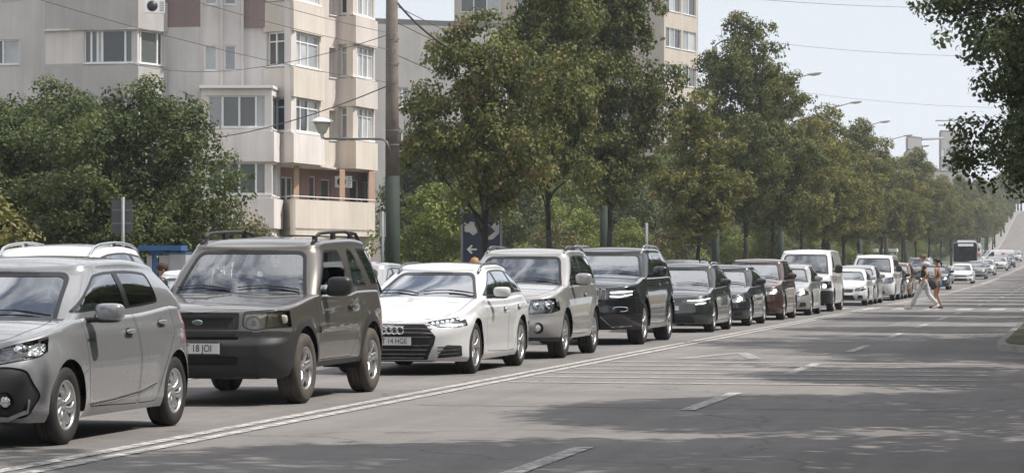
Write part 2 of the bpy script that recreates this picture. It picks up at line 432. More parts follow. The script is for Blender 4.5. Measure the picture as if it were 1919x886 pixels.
# ================================================================ GROUND, ROAD, MARKINGS
def asphalt_mat(name, base, scale=1.0):
    m = bpy.data.materials.new(name); m.use_nodes = True; nt = m.node_tree; b = nt.nodes['Principled BSDF']; L = nt.links.new
    tc = N(nt, 'ShaderNodeTexCoord'); b.inputs['Roughness'].default_value = .82; b.inputs['Specular IOR Level'].default_value = .35
    def noise(sc, det, vec, rough=.6):
        n = N(nt, 'ShaderNodeTexNoise'); n.inputs['Scale'].default_value = sc; n.inputs['Detail'].default_value = det; n.inputs['Roughness'].default_value = rough; L(vec, n.inputs['Vector']); return n.outputs['Fac']
    def rng(f, a, c, lo, hi):
        r = N(nt, 'ShaderNodeMapRange'); r.inputs['From Min'].default_value = a; r.inputs['From Max'].default_value = c; r.inputs['To Min'].default_value = lo; r.inputs['To Max'].default_value = hi; L(f, r.inputs['Value']); return r.outputs[0]
    def mulv(a, c):
        x = N(nt, 'ShaderNodeMath', operation='MULTIPLY'); L(a, x.inputs[0]); L(c, x.inputs[1]); return x.outputs[0]
    mp = N(nt, 'ShaderNodeMapping'); mp.inputs['Scale'].default_value = (1.6, .035, 1); L(tc.outputs['Object'], mp.inputs['Vector'])      # long wear tracks
    mp2 = N(nt, 'ShaderNodeMapping'); mp2.inputs['Scale'].default_value = (.22, .5, 1); L(tc.outputs['Object'], mp2.inputs['Vector'])
    f = rng(noise(45*scale, 3, tc.outputs['Object'], .8), .3, .7, .80, 1.16)
    f = mulv(f, rng(noise(1.0, 3, mp.outputs[0]), .35, .65, .88, 1.07))
    f = mulv(f, rng(noise(.9, 5, mp2.outputs[0]), .35, .68, .86, 1.08))
    f = mulv(f, rng(noise(3.2, 6, tc.outputs['Object'], .7), .35, .62, .90, 1.04))
    # tar-filled cracks
    vo = N(nt, 'ShaderNodeTexVoronoi', feature='DISTANCE_TO_EDGE'); vo.inputs['Scale'].default_value = .17
    nd = N(nt, 'ShaderNodeTexNoise'); nd.inputs['Scale'].default_value = .8; nd.inputs['Detail'].default_value = 6; L(tc.outputs['Object'], nd.inputs['Vector'])
    va = N(nt, 'ShaderNodeVectorMath', operation='MULTIPLY_ADD'); va.inputs[1].default_value = (2.2, 2.2, 0); L(nd.outputs['Color'], va.inputs[0]); L(tc.outputs['Object'], va.inputs[2]); L(va.outputs[0], vo.inputs['Vector'])
    f = mulv(f, rng(vo.outputs['Distance'], .0012, .004, .68, 1.0))
    mx = N(nt, 'ShaderNodeMix', data_type='RGBA', blend_type='MULTIPLY'); mx.inputs['Factor'].default_value = 1; mx.inputs['A'].default_value = (*base, 1)
    L(f, mx.inputs['B']); L(mx.outputs['Result'], b.inputs['Base Color'])
    bp = N(nt, 'ShaderNodeBump'); bp.inputs['Distance'].default_value = .006; bp.inputs['Strength'].default_value = .7
    L(noise(70*scale, 2, tc.outputs['Object']), bp.inputs['Height']); L(bp.outputs[0], b.inputs['Normal'])
    return m
ASPH = asphalt_mat('worn asphalt', (.185, .174, .168)); ASPH2 = asphalt_mat('dark patched asphalt', (.145, .138, .134))
PAVE = mat('pavement slabs', (.26, .25, .235), .85, noise=(2.2, .3), bump=(30, .004))
KERB = mat('kerb concrete', (.34, .33, .31), .85, noise=(3, .3))
EARTH = mat('dry earth', (.15, .125, .09), .95, noise=(1.8, .4, (.09, .085, .04)), bump=(20, .02))
GRASSM = mat('verge grass', (.06, .085, .03), .9, noise=(2.5, .4, (.11, .10, .05)), bump=(30, .03))
def road_paint():
    m = bpy.data.materials.new('worn road paint'); m.use_nodes = True; nt = m.node_tree; b = nt.nodes['Principled BSDF']; L = nt.links.new
    b.inputs['Base Color'].default_value = (.46, .45, .43, 1); b.inputs['Roughness'].default_value = .7
    tc = N(nt, 'ShaderNodeTexCoord'); n = N(nt, 'ShaderNodeTexNoise'); n.inputs['Scale'].default_value = 7; n.inputs['Detail'].default_value = 7; n.inputs['Roughness'].default_value = .75
    r = N(nt, 'ShaderNodeMapRange'); r.inputs['From Min'].default_value = .40; r.inputs['From Max'].default_value = .56; r.inputs['To Min'].default_value = .18
    L(tc.outputs['Object'], n.inputs['Vector']); L(n.outputs['Fac'], r.inputs['Value']); L(r.outputs[0], b.inputs['Alpha'])
    return m
def faint_paint():
    m = road_paint(); m.name = 'nearly gone road paint'
    for n in m.node_tree.nodes:
        if n.type == 'MAP_RANGE': n.inputs['To Min'].default_value = .12; n.inputs['To Max'].default_value = .62; n.inputs['From Min'].default_value = .40; n.inputs['From Max'].default_value = .6
    return m
RMID = faint_paint(); RMID.name = 'half worn road paint'
for n in RMID.node_tree.nodes:
    if n.type == 'MAP_RANGE': n.inputs['To Min'].default_value = .35; n.inputs['To Max'].default_value = 1.0
RPAINT = road_paint(); RFAINT = faint_paint()
YS = [-30+2.5*i for i in range(13)]+[5*i for i in range(1, 61)]+[300+10*i for i in range(1, 61)]+[950, 1000, 1100, 1200, 1500, 2000, 3000]
YS = sorted(set(YS))
def sheet(name, x0, x1, dz, m, y0=-30, y1=980, thick=0, nx=1, parent=None, kind='structure'):
    mb = MB().use(m); ys = [y for y in YS if y0 < y < y1]; ys = [y0]+ys+[y1]
    vs = []
    for y in ys:
        for i in range(nx+1): vs.append((x0+(x1-x0)*i/nx, y, GZ(y)+dz))
    n = nx+1; mb.add(vs, [(j*n+i, j*n+i+1, (j+1)*n+i+1, (j+1)*n+i) for j in range(len(ys)-1) for i in range(nx)], False)
    if thick:
        for x in (x0, x1):
            b = [(x, y, GZ(y)+dz) for y in ys]+[(x, y, GZ(y)+dz-thick) for y in ys]; k = len(ys)
            mb.add(b, [(j, j+1, k+j+1, k+j) for j in range(k-1)])
        for y in (y0, y1): mb.add([(x0, y, GZ(y)+dz), (x1, y, GZ(y)+dz), (x1, y, GZ(y)+dz-thick), (x0, y, GZ(y)+dz-thick)], [(0, 1, 2, 3)])
    o = mb.build(name, parent, fix=False)
    if kind: o['kind'] = kind
    return o
sheet('ground', -900, 700, -.06, EARTH)
DL, DR = -14.0, -.25          # kerb lines of the road (x)
sheet('road', DL, DR, 0, ASPH)
sheet('kerb_stone', DL-.15, DL, .13, KERB, thick=.16)
sheet('pavement', DL-2.2, DL-.15, .125, PAVE)
sheet('verge', -24, DL-2.2, .10, GRASSM)
sheet('kerb_stone', DR, DR+.15, .13, KERB, y0=-30, thick=.16)
sheet('pavement', DR+.15, 9, .12, PAVE)
# kerbed bay nose with dirt on the camera side, further on
mb = MB().use(KERB)
pts = [(-.25, 43.0), (-.9, 43.4), (-1.35, 44.4), (-1.45, 46), (-1.45, 62), (-.9, 64.5), (-.25, 65.5)]
mb.prism(pts, 'z', .0, .11); o = mb.build('kerb_island'); o['kind'] = 'structure'
mb = MB().use(EARTH); q = [(-.24, 43.35), (-.8, 43.7), (-1.2, 44.6), (-1.30, 46), (-1.30, 62), (-.8, 64.3), (-.24, 65.2)]
mb.prism(q, 'z', .112, .135); o = mb.build('planting_strip'); o['kind'] = 'structure'
# darker repaired strips of asphalt
for (x0, x1, y0, y1) in ((-13.2, -11.2, 40, 90), (-6.5, -4.6, 64, 83)):
    sheet('asphalt_patch', x0, x1, .004, ASPH2, y0=y0, y1=y1)
TAR_SHADE = mat('tar and shadow seam', (.09, .087, .084), .7, noise=(1.5, .3, (.155, .148, .142)))  # tar seams doubling as thin shadow lines painted across the road
for (x0, x1, y0, y1) in ((-6.5, -.9, 25.6, 25.64), (-5.2, -.5, 57, 57.05)):
    sheet('tar_shadow_seam', x0, x1, .0065, TAR_SHADE, y0=y0, y1=y1)
# painted lines
def line(x, wd, y0, y1, m=RPAINT, name='lane_line'): return sheet(name, x-wd/2, x+wd/2, .009, m, y0=y0, y1=y1)
line(-7.12, .13, -5, 600); line(-6.88, .12, -5, 600)
k = 0; y = 16.2-9
while y < 560:
    if not 84 < y < 92: line(-3.72, .15, y, y+3.6, RMID)
    y += 9.0
y = 20.3
while y < 300:
    if y > 0: line(-10.75, .12, y, y+3, RMID)
    y += 9
for y in (30.9, 32.4, 33.8, 35.1, 36.5, 37.9):
    sheet('rumble_strip', -6.75, -1.2, .013, RMID, y0=y, y1=y+.12)
x = -13.5
while x < -.8:                 # pedestrian crossing
    sheet('crossing_stripe', x, x+.5, .013, RMID, y0=86.2, y1=90.4); x += 1.05
# worn warning triangle painted on the lane
def bar(a, b, wd, z=.0085):
    a, b = Vector(a), Vector(b); d = (b-a).normalized(); n = Vector((-d.y, d.x))*wd/2
    return [(a.x+n.x, a.y+n.y, z), (b.x+n.x, b.y+n.y, z), (b.x-n.x, b.y-n.y, z), (a.x-n.x, a.y-n.y, z)]
mb = MB().use(RFAINT)
A, B, C = (-5.9, 39.4), (-4.8, 39.4), (-5.35, 42.2)
for p, q, z in ((A, B, .013), (B, C, .0135), (C, A, .014)): mb.add(bar(p, q, .2, z), [(0, 1, 2, 3)])
o = mb.build('triangle_marking', fix=False); o['kind'] = 'structure'
# ================================================================ BUILDINGS
def stained(name, col, amt=.11):
    """rendered wall: mottling, vertical rain streaks"""
    if name in MATS: return MATS[name]
    m = mat(name, col, .85); nt = m.node_tree; b = nt.nodes['Principled BSDF']; L = nt.links.new
    tc = N(nt, 'ShaderNodeTexCoord'); mp = N(nt, 'ShaderNodeMapping'); mp.inputs['Scale'].default_value = (2.4, 2.4, .16); L(tc.outputs['Object'], mp.inputs['Vector'])
    n1 = N(nt, 'ShaderNodeTexNoise'); n1.inputs['Scale'].default_value = 1.2; n1.inputs['Detail'].default_value = 7; n1.inputs['Roughness'].default_value = .7; L(mp.outputs[0], n1.inputs['Vector'])
    n2 = N(nt, 'ShaderNodeTexNoise'); n2.inputs['Scale'].default_value = .7; n2.inputs['Detail'].default_value = 6; L(tc.outputs['Object'], n2.inputs['Vector'])
    r1 = N(nt, 'ShaderNodeMapRange'); r1.inputs['From Min'].default_value = .35; r1.inputs['From Max'].default_value = .65; r1.inputs['To Min'].default_value = 1-amt; r1.inputs['To Max'].default_value = 1.05; L(n1.outputs['Fac'], r1.inputs['Value'])
    r2 = N(nt, 'ShaderNodeMapRange'); r2.inputs['From Min'].default_value = .35; r2.inputs['From Max'].default_value = .6; r2.inputs['To Min'].default_value = 1-amt*.7; r2.inputs['To Max'].default_value = 1.03; L(n2.outputs['Fac'], r2.inputs['Value'])
    mu = N(nt, 'ShaderNodeMath', operation='MULTIPLY'); L(r1.outputs[0], mu.inputs[0]); L(r2.outputs[0], mu.inputs[1])
    mx = N(nt, 'ShaderNodeMix', data_type='RGBA', blend_type='MULTIPLY'); mx.inputs['Factor'].default_value = 1; mx.inputs['A'].default_value = (*col, 1); L(mu.outputs[0], mx.inputs['B']); L(mx.outputs['Result'], b.inputs['Base Color'])
    return m
WGREY = stained('pale grey render', (.56, .54, .53)); WBAND = stained('grey render band', (.42, .405, .395)); WWHITE = stained('off white render', (.66, .62, .60), .12)
WCREAM = stained('cream render', (.58, .525, .465)); WCREAM_SHADE = stained('shaded cream render', (.49, .45, .405)); MAUVE = stained('mauve brown panel', (.25, .185, .18)); TAUPE = stained('taupe render', (.56, .51, .475))  # second cream is a darker copy painting the shade on left-facing bay facets
BRICKR = stained('brick red render', (.31, .19, .15)); FARC = stained('far building render', (.27, .26, .255)); FARG = stained('far grey render', (.30, .295, .29))
PVC = mat('white window frame', (.74, .74, .74), .4); ROOFM = mat('roof felt', (.12, .12, .12), .9)
def pane_mat(name, col, rough=.08):
    """window seen from outside by day: dim room or curtain behind reflecting glass"""
    m = mat(name, col, rough, spec=.9, noise=(.9, .25)); return m
PANES = [pane_mat('dim room glass', (.035, .04, .045)), pane_mat('dark curtain glass', (.09, .095, .09)), pane_mat('net curtain glass', (.30, .31, .32)), pane_mat('bright blind glass', (.45, .47, .48)), pane_mat('green tinted glass', (.10, .12, .11)), pane_mat('blue room glass', (.02, .04, .07))]
rnd = random.Random(5)
def facet(root, A, B, z0, z1, ops, m, depth=.14, name='wall', back=.3):
    """wall between ground points A (left) and B (right) seen from the road, with openings (u0,u1,za,zb,mullions,transom,pane list)"""
    A = Vector((A[0], A[1], 0)); B = Vector((B[0], B[1], 0)); u = (B-A); Ln = u.length; u.normalize(); n = Vector((u.y, -u.x, 0))     # outward, towards the viewer
    us = sorted({0, Ln}|{o[0] for o in ops}|{o[1] for o in ops}); zs = sorted({z0, z1}|{o[2] for o in ops}|{o[3] for o in ops})
    if callable(m): zs = sorted(set(zs)|{q for z_ in ZF for q in (z_, z_+1.35) if z0+.1 < q < z1-.1}|({11.45} if z0 < 11.45 < z1 else set()))
    mb = MB(); pt = lambda a, z, d=0: A+u*a+Vector((0, 0, z))-n*d
    for i in range(len(us)-1):
        for j in range(len(zs)-1):
            cu, cz = (us[i]+us[i+1])/2, (zs[j]+zs[j+1])/2
            if any(o[0] < cu < o[1] and o[2] < cz < o[3] for o in ops): continue
            mb.use(m(cz) if callable(m) else m).add([pt(us[i], zs[j]), pt(us[i+1], zs[j]), pt(us[i+1], zs[j+1]), pt(us[i], zs[j+1])], [(0, 1, 2, 3)])
    m0 = m(z0) if callable(m) else m
    mb.use(m0).add([pt(0, z0), pt(0, z1), pt(0, z1, back), pt(0, z0, back), pt(Ln, z0), pt(Ln, z1), pt(Ln, z1, back), pt(Ln, z0, back)], [(0, 1, 2, 3), (7, 6, 5, 4), (1, 5, 6, 2), (0, 3, 7, 4)])
    for o in ops:
        a, b, za, zb = o[:4]
        mb.use(m(zb) if callable(m) else m).add([pt(a, za), pt(b, za), pt(b, zb), pt(a, zb), pt(a, za, depth), pt(b, za, depth), pt(b, zb, depth), pt(a, zb, depth)], [(0, 1, 5, 4), (1, 2, 6, 5), (2, 3, 7, 6), (3, 0, 4, 7)])
    mb.build(name, root, fix=False)
    for o in ops:
        a, b, za, zb = o[:4]
        if len(o) < 5 or o[4] is None: continue
        mull, trans, pl = o[4], o[5], o[6]
        fr = MB().use(PVC); up = Vector((0, 0, 1)); w = .055; dd = depth-.03
        def fbox(a0, a1, c0, c1, d0, d1):
            c = pt((a0+a1)/2, (c0+c1)/2, (d0+d1)/2); fr.obox(c, u, n, up, abs(a1-a0)/2, abs(d1-d0)/2, abs(c1-c0)/2)
        fbox(a+.002, a+w, za, zb, dd-.04, dd+.03); fbox(b-w, b-.002, za, zb, dd-.04, dd+.03); fbox(a+w, b-w, za, za+w, dd-.038, dd+.028); fbox(a+w, b-w, zb-w, zb, dd-.038, dd+.028)
        for f in mull: x = a+(b-a)*f; fbox(x-w*.75, x+w*.75, za+w, zb-w, dd-.042, dd+.026)
        if trans:
            zt = zb-(zb-za)*trans; fbox(a+w, b-w, zt-w*.5, zt+w*.5, dd-.036, dd+.02)
        fbox(a-.03, b+.03, za-.04, za-.002, -.05, dd)
        wo = fr.build('window', root)
        pm = MB(); fs = [0]+list(mull)+[1]
        for i in range(len(fs)-1):
            pi = pl[i % len(pl)] if pl else rnd.choice([0, 1, 2, 4, 1, 2, 3, 0])
            x0, x1 = a+(b-a)*fs[i], a+(b-a)*fs[i+1]
            pm.use(PANES[pi]).add([pt(x0, za, dd+.012), pt(x1, za, dd+.012), pt(x1, zb, dd+.012), pt(x0, zb, dd+.012)], [(0, 1, 2, 3)])
        pm.build('pane', wo, fix=False)
def G2(px, Z): p = P(px, YH, Z); return (p.x, p.y)
def slab(root, pts, z0, z1, m, name): MB().use(m).prism(pts, 'z', z0, z1).build(name, root)
def ac_unit(parent, px, py, Z, s=1.0):
    p = P(px, py, Z); m = MB().use(PVC); m.box(-.42*s, .42*s, -.3, 0, -.28*s, .28*s)
    m.use(BLACK).lathe([(0, -.306), (.22*s, -.306), (.22*s, -.301)], c=(-.1*s, 0, 0), ax='y', n=20)
    m.use(GAP)
    for k in range(6): m.box(.2*s, .38*s, -.305, -.301, -.2*s+.07*k, -.2*s+.07*k+.02)
    o = m.build('air_conditioner', parent); o.location = p; o.rotation_euler = (0, 0, TH+R(10)); return o
blk = empty('apartment_building', (*G2(350, 112), 0)); blk['tmp'] = 1
BL = Vector(blk.location)
class Off:      # children are built in world space: shift back under the moved root
    pass
blk.location = (0, 0, 0)
ZF = [0.25+2.75*k for k in range(0, 7)]      # slab heights below each parapet: .25, 3.0, 5.75 ...
TOPZ = 17.2
def wins(Ln, u0, u1, mull, trans=None, pl=None, floors=range(1, 6), lo=1.35, hi=2.72):
    return [(u0*Ln, u1*Ln, ZF[k]+lo, ZF[k]+hi, mull, trans, (pl[k % len(pl)] if pl else None)) for k in floors]
def ln(a, b): return math.hypot(a[0]-b[0], a[1]-b[1])
# far left wall
a, b = G2(-260, 114), G2(86, 111.6); l = ln(a, b)
facet(blk, a, b, 0, TOPZ, wins(l, .68, .86, [.5], None, [[1, 3]], lo=1.5, hi=2.55)+wins(l, .15, .4, [.33, .66], None, None), WGREY)
# balcony bay: white board, glazed front, angled side
a, b, c_, d_ = G2(86, 110.2), G2(156, 109.6), G2(258, 109.2), G2(309, 110.9)
bandm = lambda z: WBAND if ((z-.25) % 2.75) < 1.35 else WGREY
facet(blk, G2(85, 111.8), a, 0, TOPZ, [], bandm)
l = ln(a, b); facet(blk, a, b, 0, TOPZ, [], lambda z: WBAND if ((z-.25) % 2.75) < 1.35 else WWHITE)
l = ln(b, c_); facet(blk, b, c_, 0, TOPZ, wins(l, .02, .98, [.13, .25, .34, .78], None, [[1, 4, 3, 0, 4]]), bandm)
l = ln(c_, d_); facet(blk, c_, d_, 0, TOPZ, wins(l, .06, .96, [.12, .8], None, [[3, 4, 1]]), bandm)
for k in range(1, 7):
    z = ZF[k]; slab(blk, [G2(84, 110.0), G2(157, 109.45), G2(259, 109.05), G2(311, 110.8), G2(311, 112), G2(84, 112)], z-.03, z+.05, WWHITE, 'ledge')
# plain wall with mauve panels, then ribbed wall
a, b = G2(309, 110.9), G2(376, 110.6); mv = lambda z: MAUVE if z > 11.45 else WGREY
facet(blk, a, b, 0, TOPZ, [], mv)
a, b = G2(376, 110.6), G2(500, 110.9); l = ln(a, b)
facet(blk, a, b, 6.2, TOPZ, wins(l, .06, .25, [], None, [[3]], floors=range(3, 6), lo=1.15, hi=2.2)+wins(l, .36, .54, [], None, [[2]], floors=range(3, 6), lo=1.15, hi=2.2), lambda z: WWHITE)
for px in (376, 413, 452):
    p0, p1 = G2(px, 110.55), G2(px+5, 110.4); slab(blk, [p0, p1, G2(px+5, 110.8), G2(px, 110.8)], 6.2, TOPZ, WWHITE, 'pilaster')
slab(blk, [G2(457, 110.66), G2(497, 110.72), G2(497, 110.85), G2(457, 110.8)], 11.45, TOPZ, MAUVE, 'panel')
# projecting glazed balconies of the lower floors
a, b, c_ = G2(378, 108.6), G2(510, 108.6), G2(524, 110.9); l = ln(a, b)
facet(blk, G2(376, 110.6), a, 0, 8.75, [], WWHITE)
facet(blk, a, b, 0, 8.75, wins(l, .0, .99, [.10, .30, .54, .78], None, [[1, 2, 4, 1, 3], [1, 4, 1, 4, 2]], floors=[1, 2], lo=1.4, hi=2.75-.05), WWHITE)
l = ln(b, c_); facet(blk, b, c_, 0, 8.75, wins(l, .05, .95, [], None, [[3]], floors=[1, 2]), WWHITE)
slab(blk, [G2(374, 108.4), G2(512, 108.4), G2(526, 110.9), G2(374, 110.9)], 8.75, 8.87, PVC, 'canopy')
for z in (5.75, 3.0): slab(blk, [G2(377, 108.5), G2(511, 108.5), G2(525, 110.9), G2(377, 110.9)], z-.04, z+.03, WWHITE, 'ledge')
# cream bay
a, b, c_ = G2(499, 110.9), G2(546, 109.9), G2(602, 113.2)
cm = lambda z: WWHITE if 5.7 < z < 7.2 else WCREAM
l = ln(a, b); facet(blk, a, b, 5.75, TOPZ, wins(l, .06, .97, [.35], .28, [[1, 0], [2, 1], [5, 5], [1, 4]], floors=range(2, 6)), lambda z: WWHITE if z < 7.2 else WCREAM_SHADE)
l = ln(b, c_); facet(blk, b, c_, 5.75, TOPZ, wins(l, .04, .95, [.34, .62], .26, [[3, 3, 2], [2, 3, 3], [1, 0, 2]], floors=range(2, 6)), cm)
for k in range(2, 7): slab(blk, [G2(498, 110.8), G2(546, 109.75), G2(604, 113.2), G2(600, 114), G2(500, 111.2)], ZF[k]+1.27, ZF[k]+1.33, PVC, 'ledge')
facet(blk, c_, G2(603.5, 115.6), 5.75, TOPZ, [], WCREAM)
def parapets(pts, floors, m):
    # solid balcony fronts standing a hand's breadth proud of the glazing
    for k in floors:
        out = []
        for i, p in enumerate(pts):
            a = Vector(pts[max(i-1, 0)]); b = Vector(pts[min(i+1, len(pts)-1)]); d = (b-a).normalized(); n = Vector((d.y, -d.x)); out.append(tuple(Vector(p)+n*.16))
        inn = [tuple(Vector(p)+(Vector(p)-Vector(q))*.25) for p, q in zip(pts, out)]
        slab(blk, out+inn[::-1], ZF[k]+.0, ZF[k]+1.22, m(ZF[k]+.5) if callable(m) else m, 'parapet')
parapets([G2(499, 110.9), G2(546, 109.9), G2(602, 113.2)], [2], WWHITE); parapets([G2(499, 110.9), G2(546, 109.9), G2(602, 113.2)], [3, 4, 5], WCREAM)
parapets([G2(637, 116.9), G2(662, 116.4), G2(702, 119.2)], [2], WCREAM); parapets([G2(637, 116.9), G2(662, 116.4), G2(702, 119.2)], [3, 4, 5], TAUPE)
parapets([G2(378, 108.6), G2(510, 108.6), G2(524, 110.9)], [1, 2], WWHITE); parapets([G2(90, 110.2), G2(156, 109.6), G2(258, 109.2), G2(309, 110.9)], [3, 4, 5], WBAND)
# narrow wall with slit windows
a, b = G2(603.5, 115.6), G2(637, 116.9); l = ln(a, b)
facet(blk, a, b, 5.75, TOPZ, wins(l, .42, .80, [], None, [[1]], floors=range(2, 6), lo=1.25, hi=2.55), lambda z: TAUPE if z > 8.6 else WCREAM, depth=.3)
# right hand bay
a, b, c_ = G2(637, 116.9), G2(662, 116.5), G2(702, 119.2)
tm_ = lambda z: WCREAM if z < 7.2 else TAUPE
l = ln(a, b); facet(blk, a, b, 5.75, TOPZ, wins(l, .04, .97, [.5], .25, [[3, 3], [0, 1], [2, 2]], floors=range(2, 6)), tm_)
l = ln(b, c_); facet(blk, b, c_, 5.75, TOPZ, wins(l, .04, .96, [.25, .5, .75], .25, [[3, 2, 3, 3], [2, 3, 2, 3]], floors=range(2, 6)), tm_)
for k in range(2, 7): slab(blk, [G2(636, 117.5), G2(662, 116.25), G2(704, 119.2), G2(700, 120), G2(638, 118)], ZF[k]+1.27, ZF[k]+1.33, PVC, 'ledge')
facet(blk, c_, G2(703, 130), 0, TOPZ, [], TAUPE)
# loggia floor: brick red back wall, openings, parapet, ceiling
a, b = G2(524, 113.6), G2(704, 121); l = ln(a, b)
facet(blk, a, b, 0, 5.75, [(l*.02, l*.14, 3.2, 5.3, [.5], None, [0, 1]), (l*.3, l*.37, 3.2, 5.4, [], None, [1]), (l*.42, l*.52, 3.2, 5.3, [], None, [4]), (l*.72, l*.82, 3.2, 5.35, [], None, [0]), (l*.86, l*.96, 4.1, 5.3, [.5], None, [2, 1])], BRICKR)
slab(blk, [G2(499, 110.9), G2(547, 110.0), G2(602, 113.2), G2(637, 117.2), G2(663, 116.6), G2(702, 119.2), G2(704, 122), G2(499, 114)], 5.70, 5.80, WCREAM, 'ceiling')
slab(blk, [G2(525, 112), G2(549, 110.2), G2(703, 117.3), G2(704, 122), G2(525, 114)], 2.95, 3.05, WCREAM_SHADE, 'floor_slab')
facet(blk, G2(525, 112), G2(549, 110.2), 2.75, 4.25, [], WCREAM_SHADE, back=.12); facet(blk, G2(549, 110.2), G2(703, 117.3), 2.75, 4.25, [], WCREAM, back=.12)
slab(blk, [G2(524, 112), G2(549, 110.05), G2(704, 117.25), G2(703, 117.6), G2(549, 110.5), G2(526, 112.1)], 4.36, 4.40, PVC, 'railing')
for px, Z in ((549, 110.3), (580, 111.7), (612, 113.2), (645, 114.7), (678, 116.2), (702, 117.4)): slab(blk, [G2(px-1, Z), G2(px+1, Z), G2(px+1, Z+.06), G2(px-1, Z+.06)], 4.25, 4.37, PVC, 'railing_post')
for px, Z in ((556, 111.6), (642, 115.8), (697, 118.2)):
    slab(blk, [G2(px-5, Z), G2(px+5, Z+.2), G2(px+5, Z+.5), G2(px-5, Z+.4)], 3.05, 5.70, stained('brick orange column', (.42, .29, .21)), 'column')
facet(blk, G2(524, 110.95), G2(526, 113.6), 0, 5.75, [], WWHITE)
facet(blk, G2(549, 113.2), G2(702, 119.5), 0, 2.75, [(2, 3.2, .9, 2.1, [.5], None, [0, 1])], WGREY)
slab(blk, [G2(-260, 114), G2(86, 110.4), G2(258, 109.2), G2(376, 110.6), G2(500, 110.9), G2(546, 110), G2(602, 113.2), G2(637, 117.6), G2(662, 116.4), G2(702, 119.2), G2(703, 130), G2(-260, 130)], TOPZ, TOPZ+.3, ROOFM, 'roof')
facet(blk, G2(703, 130), G2(-260, 130), 0, TOPZ, [], WGREY)
del blk['tmp']
for ch in blk.children: ch.location = -BL
blk.location = BL
tag(blk, 'cream and grey apartment building with glazed bay balconies behind the left trees', 'building')
tag(ac_unit(None, 290, 13, 108.6), 'white air conditioner at the top of the grey balcony band, above the left tree', 'air conditioner')
tag(ac_unit(None, 643, 341, 117.2, .9), 'white air conditioner hung on the loggia wall beside the concrete pole', 'air conditioner')
# ---- grey gabled neighbour, tower behind the trees, blocks far off ------
def simple_block(name, label, pts, z1, m, rows, group=None):
    """pts: ground outline seen left to right, rows: (edge, u0, u1, z0, z1, mullions)"""
    root = empty(name); c = Vector((sum(p[0] for p in pts)/len(pts), sum(p[1] for p in pts)/len(pts), 0))
    for e in range(len(pts)):
        a, b = pts[e], pts[(e+1) % len(pts)]; l = ln(a, b)
        ops = [(u0*l, u1*l, z0, z1_, mu, None, None) for (ee, u0, u1, z0, z1_, mu) in rows if ee == e]
        facet(root, a, b, 0, z1, ops, m, back=.25)
    slab(root, pts, z1, z1+.35, ROOFM, 'roof')
    for ch in root.children: ch.location = -c
    root.location = c; tag(root, label, 'building', group); return root
gr = [(0, .18, .25, 6.0+2.8*k, 7.3+2.8*k, [.5]) for k in range(0, 3)]+[(0, .62, .70, 6.0+2.8*k, 7.3+2.8*k, [.5]) for k in range(0, 3)]+[(0, .84, .92, 6.0+2.8*k, 7.3+2.8*k, [.5]) for k in range(0, 3)]
simple_block('grey_building', 'plain grey building with flat roof between the apartment block and the tower', [G2(690, 168), G2(985, 172), G2(985, 184), G2(690, 184)], 16.9, stained('grey plaster', (.36, .35, .34)), gr)
tw_ = []
for k in range(0, 14):
    z = 1.6+2.8*k
    tw_ += [(0, .03, .22, z, z+1.5, [.33, .66]), (0, .30, .40, z, z+1.4, [.5]), (0, .46, .56, z, z+1.4, [.5]), (0, .62, .86, z, z+1.5, [.25, .5, .75]), (1, .05, .5, z, z+1.5, [.3, .6]), (1, .55, .95, z, z+1.5, [.5])]
tb = simple_block('tower_block', 'tall cream tower block standing behind the street trees', [G2(852, 205), G2(1245, 203), G2(1308, 209), G2(1308, 222), G2(852, 222)], 36, stained('tower cream', (.47, .42, .36)), tw_)
simple_block('reflected_block', 'plain building added out of view behind the camera for car reflections', [(-40, -110), (45, -110), (45, -122), (-40, -122)], 14, FARG, [])  # two unseen blocks added so car paint mirrors less bright sky
simple_block('reflected_block', 'plain long building added out of view on the camera side for car reflections', [(22, 110), (22, -60), (34, -60), (34, 110)], 12, FARC, [])
mb = MB().use(stained('tower cream light', (.60, .54, .46)))
rb = empty('tower_wing'); bpy.data.objects.remove(rb)
for k in range(8): pass
far_groups = 'apartment blocks far down the road'
def farb(px0, px1, Z, ytop, label, step=0):
    z1 = HC+(YH-ytop)/FPX*Z; rows = []
    k = 0
    while 2+3*k < z1-2: rows += [(0, .05+.18*j, .16+.18*j, 1.2+3*k, 2.7+3*k, []) for j in range(5)]; k += 1
    return simple_block('apartment_block', label, [G2(px0, Z), G2(px1, Z*1.01), G2(px1, Z*1.06), G2(px0, Z*1.05)], z1, FARC, rows[:100], far_groups)
farb(1700, 1728, 520, 258, 'pale far block showing just above the trees, leftmost of the three')
farb(1735, 1806, 500, 322, 'low wide grey block behind the far trees, lowest of the three')
o_ = farb(1762, 1815, 560, 247, 'far block with a rooftop aerial, half hidden by the near right tree')
mb = MB().use(FARG); p = P(1780, 247, 565); mb.tube([p, p+Vector((0, 0, 3))], .15, 6); mb.tube([p+Vector((-3, 0, 2.4)), p+Vector((3, 0, 2.4))], .12, 6); mb.tube([p+Vector((-2.4, 0, 1.4)), p+Vector((2.4, 0, 1.4))], .12, 6)
o = mb.build('roof_aerial'); tag(o, 'rooftop aerial standing on the far block by the right tree', 'aerial')
mb = MB().use(FARG); a = P(1726, 261, 525); b = P(1768, 259, 555); mb.tube([a, b], .25, 6); o = mb.build('pipe_bridge'); tag(o, 'thin dark bridge linking the tops of the far blocks', 'bridge')
